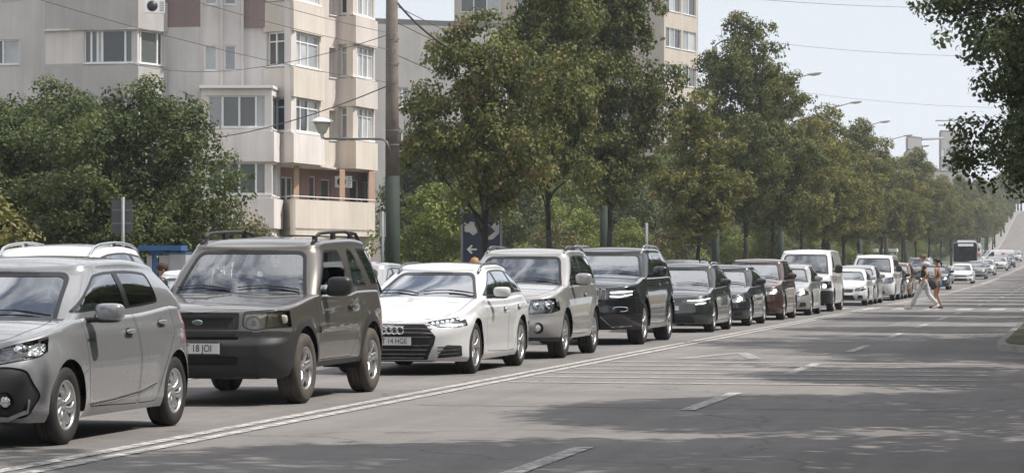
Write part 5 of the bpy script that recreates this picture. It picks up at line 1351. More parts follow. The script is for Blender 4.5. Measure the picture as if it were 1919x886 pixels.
# ---- 4 light silver three-door SUV --------------------------------------
BEIGE = paint('warm silver', (.37, .365, .355), .4, .26); GREYB = mat('grey lower bumper', (.30, .30, .30), .45, .3, noise=(5, .1))
def suvs_extra(root, lo, gh, ob, c):
    for z in (.72, .79): front_bar(lo, [(-.38, z), (.38, z)], .014, .015, CHROME if z > .75 else BEIGE, 'grille_bar', root)
    for sg in (1, -1):
        p, n = lo.hit('y', .62*sg, .47); m = MB().use(GAP).lathe([(0, .02), (.06, .0), (.085, -.02)], c=p+Vector((0, .01, 0)), ax='y', n=18); m.use(REFL).sell(p+Vector((0, .0, 0)), .05, .02, .05, 1, 1); m.build('fog_light', root)
        l = ob.get('headlighta' if sg > 0 else 'headlightb')
        for x in (.56, .72): p, n = lo.hit('y', x*sg, .79); MB().use(CHROME).sell(p+Vector((0, .03, 0)), .06, .03, .06, 1, 1).build('projector', l)
    a, _ = gh.hit('y', .05, 1.32)
    MB().use(mat('pale windscreen sticker', (.6, .55, .48), .7)).box(-.02, .16, a.y+.03, a.y+.04, 1.24, 1.33).build('sticker', root)
SUVS = dict(W=1.81, wb=2.44, fo=.84, ro=.74, wr=.355, paint=BEIGE, zsill=.27, tw=.225, Ra=.41, flare=.03, rim=.23,
    bottom=[(-.84, .30), (-.5, .26), (-.3, .28), (2.7, .30), (3.2, .36)],
    top=[(-.84, .88), (-.6, .95), (-.1, 1.04), (.35, 1.10), (.8, 1.11), (2.0, 1.14), (3.18, 1.16)],
    nose=[(0, .10), (.2, .02), (.38, 0), (.55, .03), (.8, .05), (1, .10)], tail=[(0, .05), (.3, 0), (.5, .03), (.75, .04), (1, .06)],
    cowl=.40, header=1.10, rheader=2.98, rbase=3.10, bonnet_w=.74, bonnet_front=-.66, roof=[(1.1, 1.60), (1.6, 1.66), (2.4, 1.66), (3.0, 1.60)],
    bow=.16, RF=(.36, .42), taper=(.08, .05), wbelt=.92, wroof=.75, gbow=.16, dlo_front=(.72, 1.36), dlo_rear=(2.82, 2.76), dlo_gap=.04, dlo_top=.09, splits=[(1.78, 1.3, .12, -.05)],
    doors=[RP([(.47, .36), (1.72, .34), (1.86, .60), (1.86, 1.17), (.5, 1.16)], .06)], handles=[(1.66, .95)], mirror=(.82, 1.18), mirror_size=(.13, .08, .09),
    spokes=(5, .05, .045, 'plain'), tailz=(.75, 1.05), rails=(DREFL, 1.25, 2.9, .05, .06),
    front=[([(-1, .30), (1, .30), (1, .64), (-1, .64)], 'bumper', GREYB), ([(-1, .1), (1, .1), (1, .33), (-1, .33)], 'bumper', BLACK), (RP([(-.44, .36), (.44, .36), (.50, .58), (-.50, .58)], .03), 'grille', MESHM),
           (RP([(-.44, .67), (.44, .67), (.46, .86), (-.46, .86)], .02), 'grille', MESHM)],
    lamps=[(RP([(.47, .68), (.80, .70), (.93, .76), (.93, .92), (.50, .885)], .02), LENS, REFL)], extra=suvs_extra, plate=('CT 09 ALX', .46),
    mouldings=[([(.50, .52), (1.8, .55)], .012, .012, BEIGE, 'side_moulding')], seat_z=.6)
# ---- 5 black SUV --------------------------------------------------------
BLK = paint('gloss black', (.012, .013, .015), .2, .2)
def suvb_extra(root, lo, gh, ob, c):
    for k in range(7):
        x = (k-3)*.118; p, n = lo.hit('y', x, .91); m = MB().use(CHROME)
        m.tube([(x+.043*math.copysign(abs(math.cos(a))**.5, math.cos(a)), p.y-.004, .905+.085*math.copysign(abs(math.sin(a))**.5, math.sin(a))) for a in [2*math.pi*j/20 for j in range(21)]], .009, 5, caps=False); m.build('grille_slot', root)
    front_bar(lo, [(-.62, .33), (-.50, .32), (-.32, .50), (.32, .50), (.50, .32), (.84, .34)], .014, .02, CHROME, 'bumper_trim', root)
    for sg in (1, -1):
        l = ob.get('headlighta' if sg > 0 else 'headlightb')
        front_bar(lo, [(sg*.47, .935), (sg*.84, .955)], .012, .004, LEDON, 'daytime_light', l); front_bar(lo, [(sg*.47, .87), (sg*.62, .855), (sg*.84, .90)], .008, .004, LEDON, 'daytime_light', l)
        m = MB().use(CHROME); p, n = lo.hit('y', .66*sg, .64)
        m.tube([(p.x+.13*math.copysign(abs(math.cos(a))**.6, math.cos(a)), p.y-.0+.02*math.cos(a)*sg, .64+.04*math.sin(a)) for a in [2*math.pi*j/20 for j in range(21)]], .008, 5, caps=False); m.build('fog_light', root)
SUVB = dict(W=1.943, wb=2.915, fo=.92, ro=.99, wr=.385, paint=BLK, zsill=.27, tw=.265, Ra=.44, flare=.035, rim=.27,
    top=[(-.92, .99), (-.7, 1.06), (-.1, 1.14), (.5, 1.21), (.8, 1.21), (2.3, 1.22), (3.9, 1.24)],
    nose=[(0, .12), (.2, .03), (.38, 0), (.6, .02), (.8, .03), (1, .08)], cowl=.55, header=1.35, rheader=3.55, rbase=3.80, bonnet_w=.80, bonnet_front=-.78,
    roof=[(1.35, 1.68), (1.9, 1.74), (2.8, 1.74), (3.6, 1.68)], bow=.16, RF=(.38, .5), taper=(.08, .06), wbelt=.92, wroof=.74, gbow=.18, dlo_front=(.92, 1.66), dlo_rear=(3.60, 3.30), dlo_gap=.04, dlo_top=.09,
    splits=[(1.98, 1.4, .07, 0), (2.95, 1.4, .07, 0)], priv=True, rails=(CHROME, 1.5, 3.5, .05, .06), frame_mat=CHROME,
    doors=[RP([(.62, .36), (1.93, .34), (1.95, 1.25), (.62, 1.25)], .05), RP([(1.96, .34), (2.36, .36), (2.5, .68), (2.9, .86), (2.92, 1.26), (1.98, 1.25)], .05)], handles=[(1.75, 1.06), (2.70, 1.08)],
    mirror=(.98, 1.29), mirror_size=(.13, .08, .09), spokes=(5, .035, .06, 'twin'), tailz=(.85, 1.1), clad=[([(-.2, .2), (3.2, .2), (3.2, .42), (-.2, .42)], 'x', paint('dark sill', (.05, .05, .05), .2, .3), 'sill')],
    front=[([(-1, .1), (1, .1), (1, .34), (-1, .34)], 'bumper', DCLAD), (RP([(-.44, .81), (.44, .81), (.44, 1.0), (-.44, 1.0)], .02), 'grille', paint('dark sill', (.05, .05, .05), .2, .3)), (RP([(-.46, .34), (.46, .34), (.30, .48), (-.30, .48)], .02), 'grille', MESHM)],
    lamps=[(RP([(.47, .83), (.80, .84), (.96, .90), (.96, 1.02), (.47, .985)], .02), LENS, DREFL)], reflmat=DREFL, extra=suvb_extra, plate=('CT 77 RAD', .58), seat_z=.68)
# ---- generic saloon / hatch family for the cars further on --------------
def generic(paint_, kind='hatch', W=1.78, lights=None, **kw):
    """kind: hatch / saloon / mpv / coupe; proportions of ordinary cars, own fascia"""
    T = dict(
     hatch=dict(wb=2.60, fo=.86, ro=.78, top=[(-.86, .70), (-.6, .78), (0, .88), (.45, .95), (2.0, .99), (3.38, 1.04)], cowl=.42, header=1.25, rheader=2.95, rbase=3.28, roof=[(1.25, 1.40), (1.8, 1.46), (2.4, 1.45), (2.95, 1.37)], dlo_front=(.78, 1.50), dlo_rear=(2.98, 2.70), splits=[(1.75, 1.2, .09, 0), (2.62, 1.2, .05, 0)]),
     saloon=dict(wb=2.72, fo=.88, ro=1.05, top=[(-.88, .68), (-.6, .76), (0, .86), (.5, .93), (2.0, .96), (3.0, 1.0), (3.77, .99)], cowl=.50, header=1.40, rheader=2.75, rbase=3.30, roof=[(1.4, 1.36), (1.9, 1.425), (2.4, 1.42), (2.8, 1.36)], dlo_front=(.88, 1.66), dlo_rear=(2.98, 2.60), splits=[(1.90, 1.2, .09, 0)]),
     mpv=dict(wb=2.66, fo=.86, ro=.80, top=[(-.86, .80), (-.6, .89), (0, .99), (.35, 1.05), (2.0, 1.07), (3.46, 1.10)], cowl=.30, header=1.20, rheader=3.10, rbase=3.38, roof=[(1.2, 1.54), (1.8, 1.60), (2.6, 1.59), (3.1, 1.53)], dlo_front=(.66, 1.44), dlo_rear=(3.10, 2.95), splits=[(1.72, 1.3, .09, 0), (2.60, 1.3, .06, 0)]),
     coupe=dict(wb=2.48, fo=.84, ro=.78, top=[(-.84, .66), (-.5, .75), (0, .84), (.45, .90), (2.0, .93), (3.26, .96)], cowl=.45, header=1.25, rheader=2.20, rbase=2.95, roof=[(1.25, 1.28), (1.6, 1.33), (1.9, 1.33), (2.25, 1.28)], dlo_front=(.80, 1.50), dlo_rear=(2.45, 2.15), splits=[(1.80, 1.2, .06, 0)]),
    )[kind]
    t = T['top']; zh = t[0][1]; belt = t[3][1]
    d1 = T['splits'][0][0]
    def ex(root, lo, gh, ob, c):
        for z in (zh-.13, zh-.09): front_bar(lo, [(-.36, z), (.36, z)], .007, .008, CHROME, 'grille_bar', root)
        if lights is not None:
            for sg in (1, -1): lamp_on(root, lo, sg*(W/2-.20), zh-.03, .055, lights, parent=ob.get('headlighta' if sg > 0 else 'headlightb'))
    d = dict(W=W, wr=.32, paint=paint_, zsill=.18, lo=True, taper=(.11, .09), bow=.22, RF=(.38, .52), dlo_gap=.035, dlo_top=.08,
      doors=[[(.62, .26), (d1, .24), (d1, belt+.08), (.62, belt+.07)]]+([] if kind == 'coupe' else [[(d1+.02, .24), (2.25, .26), (2.45, .62), (2.7, .78), (2.72, belt+.09), (d1+.02, belt+.08)]]),
      handles=[(d1-.2, belt-.12)], mirror=(T['dlo_front'][0]+.08, belt+.10), tailz=(zh, zh+.2), spokes=(5, .03, .05, 'twin'),
      front=[(RP([(-.42, zh-.18), (.42, zh-.18), (.46, zh-.05), (-.46, zh-.05)], .02), 'grille', MESHM), (RP([(-.5, .22), (.5, .22), (.42, .38), (-.42, .38)], .02), 'grille', MESHM),
             (RP([(.58, .25), (.78, .27), (.76, .38), (.62, .38)], .02), 'intake', MESHM), (RP([(-.58, .25), (-.78, .27), (-.76, .38), (-.62, .38)], .02), 'intake', MESHM)],
      lamps=[(RP([(.48, zh-.13), (.75, zh-.12), (.90, zh-.05), (.90, zh+.06), (.72, zh+.02), (.50, zh-.04)], .02), LENS, REFL)], extra=ex, bonnet_w=W/2*.84, plate=None)
    d.update(T); d.update(kw); return d
def ev_extra(root, lo, gh, ob, c):
    front_bar(lo, [(-.62, .66), (0, .665), (.62, .66)], .008, .008, CHROME, 'light_bar', root)
    for sg in (1, -1):
        l = ob.get('headlighta' if sg > 0 else 'headlightb')
        front_bar(lo, [(sg*.42, .672), (sg*.70, .69), (sg*.86, .72)], .012, .008, LEDON, 'daytime_light', l); front_bar(lo, [(sg*.60, .60), (sg*.80, .63)], .008, .006, LEDON, 'daytime_light', l)
    p, n = lo.hit('y', 0, .52); MB().use(PLATE).box(-.26, .26, p.y-.02, p.y-.01, .47, .57).build('number_plate', root)
# ---- vans ---------------------------------------------------------------
def van_extra(lights, zh):
    def f(root, lo, gh, ob, c):
        for sg in (1, -1):
            if lights: lamp_on(root, lo, sg*.72, zh, .07, lights, parent=ob.get('headlighta' if sg > 0 else 'headlightb'))
        for z in (zh-.04, zh+.03): front_bar(lo, [(-.5, z), (.5, z)], .008, .01, CHROME, 'grille_bar', root)
    return f
VANW = dict(W=1.904, wb=3.00, fo=.90, ro=1.0, wr=.345, paint=WHITE, zsill=.25, lo=True,
    top=[(-.90, .98), (-.7, 1.06), (-.3, 1.14), (-.05, 1.18), (2, 1.16), (4.0, 1.16)], cowl=-.12, header=.62, rheader=3.80, rbase=3.92, roof=[(.6, 1.84), (1.1, 1.93), (2, 1.95), (3.8, 1.92)],
    nose=[(0, .08), (.2, .02), (.4, 0), (.7, .02), (1, .08)], bow=.16, RF=(.3, .4), taper=(.07, .03), wbelt=.94, wroof=.80, gbow=.16, gRR=(.1, .14), dlo_gap=.05, dlo_top=.14,
    dlos=[([(.28, 1.23), (1.12, 1.22), (1.12, 1.74), (.82, 1.74)], [])], rwin=False, bonnet_w=.78, bonnet_front=-.74, doors=[RP([(.36, .36), (1.2, .33), (1.22, 1.25), (.34, 1.25)], .05)], handles=[(1.06, 1.0)], handle_mat=BLACK,
    mirror=(.40, 1.32), mirror_size=(.12, .09, .14), mirror_mat=BLACK, tailz=(.8, 1.2), Ra=.40, spokes=(6, .04, .05, 'plain'), seat_z=.75,
    front=[([(-1, .1), (1, .1), (1, .66), (-1, .66)], 'bumper', DCLAD), (RP([(-.52, .72), (.52, .72), (.52, .90), (-.52, .90)], .02), 'grille', MESHM), (RP([(-.45, .3), (.45, .3), (.45, .48), (-.45, .48)], .02), 'grille', MESHM)],
    sidef=[([(-1.2, .1), (-.36, .1), (-.36, .60), (-1.2, .66)], 'body', DCLAD)], lamps=[(RP([(.54, .73), (.90, .75), (.96, .80), (.96, .96), (.54, .93)], .02), LENS, DREFL)], reflmat=DREFL, extra=van_extra(None, .82), rr=.08)
# ================================================================ THE QUEUE
DRIVERS = []
Q = 'cars queueing in the near lane'; Q2 = 'cars waiting in the far lane'
_c = put(car('hatchback', HATCH), 130, 'silver five-door hatchback at the left edge, nearest the camera')
DRIVERS.append((_c, 'driver at the wheel of the silver hatchback nearest the camera'))
_c = put(car('off_road_car', OFFROAD), 575, 'dusty brown-grey three-door off-roader with plastic wheel arches behind the silver hatchback')
DRIVERS.append((_c, 'driver at the wheel of the brown-grey off-roader'))
_c = put(car('estate_car', ESTATE), 895, 'white estate car with four rings on its grille')
DRIVERS.append((_c, 'driver at the wheel of the white estate with four rings'))
_c = put(car('silver_suv', SUVS), 1062, 'light silver three-door SUV with grey lower bumper behind the white estate')
DRIVERS.append((_c, 'driver at the wheel of the light silver SUV'))
_c = put(car('black_suv', SUVB), 1210, 'black SUV with seven-slot chrome grille')
DRIVERS.append((_c, 'driver at the wheel of the black SUV'))
DKG = paint('dark grey green', (.035, .04, .04), .5, .25); DKB = paint('dark blue black', (.018, .02, .026), .3, .25); BURG = paint('burgundy', (.055, .024, .018), .3, .28)
LSIL = paint('light silver', (.38, .38, .375), .5, .28); BRONZE = paint('bronze brown', (.16, .085, .04), .5, .3); MIDG = paint('mid grey', (.18, .185, .19), .5, .3); PALE = paint('pale beige', (.42, .40, .36), .2, .35); YEL = paint('taxi yellow', (.62, .42, .06), 0, .35)
_c = put(car('electric_hatchback', generic(DKG, 'hatch', 1.84, None, lo=False, extra=ev_extra, reflmat=DREFL, front=[(RP([(-.6, .22), (.6, .22), (.5, .36), (-.5, .36)], .02), 'grille', MESHM)], lamps=[(RP([(.40, .62), (.75, .58), (.92, .65), (.92, .74), (.66, .71), (.42, .685)], .02), LENS, DREFL)], rails=(CHROME, 1.4, 2.8, .04, .06))), 1340.6, 'dark grey-green hatchback with a thin light bar behind the black SUV')
DRIVERS.append((_c, 'driver at the wheel of the dark grey-green hatchback'))
put(car('saloon_car', generic(DKB, 'saloon', 1.82, LOWON)), 1409, 'black saloon with a lit amber-white headlamp before the burgundy car')
_c = put(car('compact_mpv', generic(BURG, 'mpv', 1.80, LOWON, front=[(RP([(-.5, .62), (.5, .62), (.44, .78), (-.44, .78)], .02), 'grille', MESHM), (RP([(-.6, .24), (.6, .24), (.5, .42), (-.5, .42)], .02), 'grille', MESHM)])), 1471.5, 'burgundy people carrier with bright headlamps')
DRIVERS.append((_c, 'driver at the wheel of the burgundy people carrier'))
put(car('hatchback', generic(LSIL, 'hatch', 1.76, LOWON)), 1522, 'light silver hatchback in front of the white van')
VANW['extra'] = van_extra(LOWON, .80)
_c = put(car('delivery_van', VANW), 1563.5, 'white panel van with dark bumper and black mirrors', cat='van')
DRIVERS.append((_c, 'driver at the wheel of the white panel van'))
put(car('coupe', generic(WHITE, 'coupe', 1.84, None, reflmat=DREFL)), 1627.5, 'low white coupe behind the white van')
put(car('hatchback', generic(LSIL, 'hatch', 1.76)), 1645, 'silver car mostly hidden behind the white coupe')
V2 = dict(VANW); V2.update(front=[(RP([(-.5, .74), (.5, .74), (.42, .95), (-.42, .95)], .03), 'grille', DREFL), (RP([(-.6, .3), (.6, .3), (.5, .46), (-.5, .46)], .02), 'grille', MESHM)], sidef=[], wb=3.2, rbase=4.15, rheader=4.0,
    lamps=[(RP([(.50, .72), (.84, .74), (.94, .84), (.94, 1.0), (.60, .92)], .03), LENS, REFL)], reflmat=REFL, rails=(CHROME, .9, 3.8, .05, .06), roof=[(.6, 1.82), (1.1, 1.90), (2, 1.91), (4.0, 1.88)], extra=van_extra(None, .85), priv=True,
    dlos=[([(.28, 1.23), (1.12, 1.22), (1.12, 1.72), (.82, 1.72)], []), ([(1.25, 1.22), (2.4, 1.22), (2.4, 1.72), (1.25, 1.73)], []), ([(2.5, 1.22), (3.7, 1.23), (3.6, 1.70), (2.5, 1.72)], [])])
put(car('passenger_van', V2), 1678.5, 'white people-carrying van with roof rails behind the white coupe', cat='van')
put(car('hatchback', generic(DKB, 'hatch', 1.76)), 1694, 'dark hatchback tucked behind the white people-carrying van')
put(car('compact_mpv', generic(BRONZE, 'mpv', 1.78, LOWON)), 1710, 'bronze brown car with lit headlamps left of the pedestrians')
put(car('hatchback', generic(DKB, 'hatch', 1.78, LOWON)), 1780, 'black hatchback right of the pedestrians')
put(car('saloon_car', generic(WHITE, 'saloon', 1.78)), 1825, 'white saloon in the far queue, in front of the bus')
put(car('hatchback', generic(MIDG, 'hatch', 1.76)), 1850, 'grey hatchback to the right of the white saloon in the far queue')
put(car('saloon_car', generic(LSIL, 'saloon', 1.76)), 1866, 'small silver saloon behind the grey hatchback, before the side-on van')
put(car('saloon_car', generic(PALE, 'saloon', 1.78)), 1889, 'pale beige saloon standing in front of the side-on white van')
put(car('hatchback', generic(DKB, 'hatch', 1.76)), 1903, 'dark car at the right edge before the side-on white van')
# far lane
RW = dict(ESTATE); RW.update(top=[(-.88, .80), (-.7, .86), (-.3, .95), (.2, 1.03), (.6, 1.08), (.9, 1.09), (2.0, 1.10), (3.2, 1.12), (3.82, 1.12)], roof=[(1.55, 1.50), (2.0, 1.60), (2.6, 1.63), (3.1, 1.60), (3.5, 1.53)], rails=(CHROME, 1.5, 3.4, .045, .05), plate=None, extra=None, rbase=3.7, rheader=3.46, wr=.34,
    dlo_rear=(3.4, 3.2), doors=[RP([(.70, .27), (1.92, .24), (1.97, .6), (1.95, 1.14), (.68, 1.12), (.62, .6)], .05), RP([(1.945, .24), (2.33, .25), (2.42, .45), (2.62, .62), (2.85, .75), (2.88, 1.14), (1.975, 1.14), (1.99, .6)], .05)], handles=[(1.72, .95), (2.62, .96)], mirror=(.98, 1.18), crease=0)
def put2(root, px, label, d=10.9, **k): return put(root, px, label, Q2, d, **k)
put2(car('estate_car', RW), 120, 'white estate car with roof rails behind the silver hatchback, in the far lane')
put2(car('hatchback', generic(WHITE, 'coupe', 1.78, None)), 440, 'low white car seen behind the off-roader windscreen, in the far lane', d=11.0)
put2(car('hatchback', generic(LSIL, 'hatch', 1.74)), 705, 'white car glimpsed between the off-roader and the white estate', d=11.0)
put2(car('estate_car', generic(MIDG, 'mpv', 1.80, None, rails=(BLACK, 1.3, 3.0, .09, .06))), 1318, 'grey car with black roof bars in the far lane, behind the electric hatchback', d=11.0)
V3 = dict(V2); V3.update(paint=MIDG, roof=[(.6, 1.78), (1.1, 1.86), (2, 1.87), (4.0, 1.84)])
put2(car('passenger_van', V3), 1747, 'grey van in the far lane behind the pedestrians', cat='van')
put2(car('off_road_car', generic(DKB, 'mpv', 1.85)), 1851, 'dark SUV behind the bus on its right', d=12)
put2(car('taxi', generic(YEL, 'saloon', 1.78)), 1860, 'yellow taxi behind the bus on its right', d=12, cat='taxi')
put2(car('hatchback', generic(WHITE, 'hatch', 1.78)), 1868, 'white car beside the yellow taxi behind the bus', d=10.8)
# cars coming down the hill on the camera side
def oncoming(px, d, pt, label):
    r = car('hatchback', generic(pt, 'hatch', 1.78)); W = r['hw']; put(r, px, label, 'cars on the hill', d)
oncoming(1893, 8.0, MIDG, 'small grey car at the foot of the far hill road')
oncoming(1915, 8.2, LSIL, 'small silver car higher up the far hill road at the right edge')
# parked across: white van seen from the side
sv = car('delivery_van', dict(VANW, extra=van_extra(None, .8), sidef=[]))
del sv['hw']; Z = 318; p = P(1905, YH, Z); sv.location = (p.x-4.0, p.y, GZ(p.y)); sv.rotation_euler = (0, 0, R(-62))
tag(sv, 'white van with a red emblem turned side-on at the far junction', 'van', None)
b = MB().use(mat('red emblem', (.45, .05, .04), .4)).box(.955, .962, 2.05, 2.5, 1.2, 1.62).build('emblem', sv)
t = text_mesh('EXPRES', .42, mat('grey lettering', (.15, .15, .18), .5)); o = link_mesh('lettering', t, sv, (.965, 3.3, 1.4)); o.rotation_euler = (R(90), 0, R(90))
# ---- bus ----------------------------------------------------------------
def build_bus():
    r = empty('city_bus'); W = 1.25; Bk = paint('bus dark front', (.02, .022, .026), 0, .15); BW = paint('bus white', (.72, .73, .74), 0, .35)
    m = MB().use(BW); prof = [(-W, .35), (-W, 2.75), (-W+.14, 2.98), (W-.14, 2.98), (W, 2.75), (W, .35)]
    m.prism(prof, 'y', .06, 11.8); o = m.build('body', r, bevel=.03)
    m = MB().use(Bk); m.prism(RP([(-W+.03, .9), (-W+.02, 2.72), (-W+.16, 2.93), (W-.16, 2.93), (W-.02, 2.72), (W-.03, .9)], .08), 'y', -.05, .06); m.build('front_mask', r)
    m = MB().use(BW); m.prism(RP([(-W, .35), (-W, .92), (W, .92), (W, .35)], .06), 'y', -.07, .06); m.build('bumper', r, bevel=.02)
    m = MB().use(glass('bus glass', (.2, .22, .22), .6, .6)); m.prism(RP([(-W+.1, 1.05), (-W+.1, 2.45), (W-.1, 2.45), (W-.1, 1.05)], .08), 'y', -.075, -.06); m.build('windscreen', r)
    m = MB().use(mat('lit destination display', (.1, .1, .1), .4, emit=((.75, .85, .9), .55))); 
    m.box(-.75, .85, -.070, -.058, 2.56, 2.82); d = m.build('destination_display', r)
    for sg in (1, -1):
        for k in range(7): MB().use(Bk).box(sg*W-.02 if sg < 0 else W-.0, sg*W+.0 if sg < 0 else W+.02, .7+1.55*k, 2.1+1.55*k, 1.15, 2.45).build('side_window', r)
        m = MB().use(REFL); m.sell((sg*.95, -.07, .68), .16, .03, .09, .6, .6); m.build('headlight', r)
        m = MB().use(BLACK); m.tube([(sg*1.1, -.02, 2.75), (sg*1.35, -.25, 2.7), (sg*1.4, -.3, 2.45)], .02); m.sell((sg*1.42, -.3, 2.2), .09, .05, .22, .4, .4); m.build('side_mirror', r)
    MB().use(BW).box(-.9, .9, .9, 6, 2.98, 3.2).build('roof_unit', r, bevel=.06)
    hb, ty, rm = wheel_mesh(.48, .28, .30, (8, .03, .03, 'plain'), RUBBER, ALLOY)
    for y in (2.6, 8.6):
        for sg in (1, -1): o = link_mesh('wheel', hb, r, (sg*1.1, y, .48)); o.rotation_euler = (0, 0, 0 if sg > 0 else math.pi); link_mesh('tyre', ty, o); link_mesh('rim', rm, o)
    m = MB().use(BLACK); m.tube([(.1, -.09, 1.1), (.7, -.09, 1.6)], .015); m.tube([(-.8, -.09, 1.1), (-.2, -.09, 1.6)], .015); m.build('wiper', r)
    return r
bus = build_bus(); Z = zon(1832, 10.9); p = P(1832, YH, Z); bus.location = (-10.9-1.25, p.y, GZ(p.y)); tag(bus, 'city bus with dark front and white roof in the far lane', 'bus')
# ================================================================ POLES, LAMPS, SIGNS, WIRES, PEOPLE
CONC = mat('weathered concrete pole', (.20, .165, .14), .9, noise=(3, .35), bump=(25, .01)); GRN = mat('green pole paint', (.022, .037, .027), .8, noise=(4, .3)); GALV = mat('galvanised steel', (.19, .195, .20), .5, .2, noise=(5, .2))
LAMPG = mat('lamp diffuser', (.55, .53, .46), .35); CABLE = mat('black cable', (.06, .06, .065), .6)
def pole(label, px, d=16.6, big=True, hgt=11.5):
    p = ond(px, d); r = empty('street_lamp_pole', (p.x, p.y, p.z))
    m = MB().use(CONC); m.tube([(0, 0, 3.55), (-.01, 0, 5.5), (-.03, 0, hgt)], [.175, .16, .12], 12)
    m.use(GALV)
    for z in (4.3, 4.65, 6.3, 6.9): m.lathe([(.178, z), (.176, z+.03)], n=12)
    m.build('pole_shaft', r)
    MB().use(GRN).tube([(0, 0, -.1), (0, 0, 3.55)], [.19, .182], 12).build('painted_base', r)
    m = MB().use(GALV); m.tube([(0, -.15, 4.1), (-.10, -.17, 4.38), (-.22, -.17, 4.45), (-1.68, -.17, 4.47), (-1.75, -.17, 4.53)], .028, 7); m.build('lower_arm', r)
    m = MB().use(PVC); m.lathe([(.03, 4.10), (.05, 4.22), (.10, 4.25)], c=(-1.75, -.17, .37), n=14); m.use(LAMPG).lathe([(.10, 4.25), (.19, 4.44), (.21, 4.52)], c=(-1.75, -.17, .37), n=16)
    m.use(PVC).lathe([(.29, 4.51), (.28, 4.55), (.13, 4.63), (0, 4.65)], c=(-1.75, -.17, .37), n=16); m.build('lamp_bowl', r)
    if big:
        m = MB().use(GALV); m.tube([(-.03, 0, hgt-.4), (.0, 0, hgt+.05), (.25, 0, hgt+.22), (1.5, 0, hgt+.55)], .035, 8); m.build('upper_arm', r)
        m = MB().use(mat('lamp head shell', (.50, .51, .50), .5)); m.sell((1.9, 0, hgt+.62), .42, .14, .085, .7, .8, M=Matrix.Rotation(R(-8), 3, 'Y')); m.use(LAMPG).sell((1.95, 0, hgt+.58), .28, .11, .08, .8, .8, M=Matrix.Rotation(R(-8), 3, 'Y')); m.build('lamp_head', r)
    tag(r, label, 'street lamp', 'concrete street lamp poles with green bases'); return r
pole('nearest concrete pole with green base, in front of the apartment building corner', 736)
pole('concrete pole with green base behind the black SUV', 1134, big=False)
pole('concrete pole with green base beside the forked trunk, small round lamp on its left', 1341)
pole('concrete pole with green base left of the white van', 1464)
pole('concrete pole behind the white van whose lamp head shows against the sky', 1551)
pole('concrete pole behind the white coupe, third lamp head in the sky', 1612)
pole('concrete pole behind the white people-carrying van, lamp head over the treetops', 1661)
pole('concrete pole left of the pedestrians, farthest lamp head over the treetops', 1697)
# wires
def wire(a, b, sag, r=.016, label='thin overhead wire', n=14, cat='wire', grp='overhead wires'):
    pts = [Vector(a)+(Vector(b)-Vector(a))*(i/n)-Vector((0, 0, sag*4*(i/n)*(1-i/n))) for i in range(n+1)]
    o = MB().use(CABLE).tube(pts, r, 5).build('overhead_wire'); tag(o, label, cat, grp); return o
p1 = ond(736, 16.6); p0 = Vector((-16.6, p1.y-29, 0)); p2 = ond(1134, 16.6)
for i, z in enumerate((6.6, 7.4, 7.8)):
    lb = ['lowest of the thin wires sloping down from the top left to the concrete pole', 'middle of the thin wires sloping down from the top left to the concrete pole', 'topmost of the thin wires sloping down from the top left to the concrete pole'][i]
    wire((p1.x+.1, p1.y, z-.7), (p0.x, p0.y, z-.7), .25, .007, lb); 
    wire((p1.x+.1, p1.y, z), (p2.x, p2.y, z), .25, .01, ['lowest', 'middle', 'topmost'][i]+' wire running on from the concrete pole behind the rust-tipped tree' )
wire((p1.x-.1, p1.y, 5.85), P(255, 262, 100), .5, .016, 'thick cable drooping from the concrete pole across the cream bay')
wire((p1.x-.1, p1.y, 7.1), P(240, 118, 105), .6, .010, 'wire rising from the grey wall to the top of the concrete pole')
wire((p1.x+.1, p1.y, 7.9), P(905, 110, 68), .3, .028, 'thick black cable dropping from the pole top into the rust-tipped tree')
for px, z, lb in ((1134, 10.3, 'highest cross wire over the road in the sky'), (1341, 10.9, 'middle cross wire over the road in the sky'), (1464, 10.2, 'lowest cross wire over the road in the sky')):
    a = ond(px, 16.6); wire((a.x, a.y, z+1.2), (2.6, a.y-1, z), .5, .007, lb)
# sign back on a post, left
def q3(px, py, Z): return P(px, py, Z)
r = empty('traffic_sign', P(231, 502, 44)-Vector((0, 0, HC))); m = MB().use(GALV).tube([(0, 0, 0), (0, 0, 2.55)], .03, 8); m.build('post', r)
m = MB().use(mat('dark sign back', (.09, .095, .10), .5, .3)).prism(RP([(-.20, 1.95), (.15, 1.95), (.15, 2.5), (-.20, 2.5)], .04), 'y', .035, .05); m.use(GALV).box(-.18, .13, .03, .036, 2.1, 2.13).box(-.18, .13, .03, .036, 2.32, 2.35); m.build('sign_panel', r)
r.rotation_euler = (0, 0, TH); tag(r, 'grey back of a square sign on a thin post by the dark left tree', 'sign')
r = empty('traffic_sign', P(717, 502, 62)-Vector((0, 0, HC))); m = MB().use(GALV).tube([(0, 0, 0), (0, 0, 2.7)], .035, 8); m.build('post', r)
m = MB().use(GALV).box(-.01, .01, -.28, .28, 2.1, 2.68); m.build('sign_panel', r); tag(r, 'sign seen edge-on on a post just left of the concrete pole', 'sign')
r = empty('traffic_sign', P(1212, 502, 72)-Vector((0, 0, HC))); MB().use(GALV).tube([(0, 0, 0), (0, 0, 2.6)], .03, 8).build('post', r); MB().use(GALV).box(-.01, .01, -.25, .25, 2.1, 2.6).build('sign_panel', r); tag(r, 'sign seen edge-on on a post behind the black SUV', 'sign')
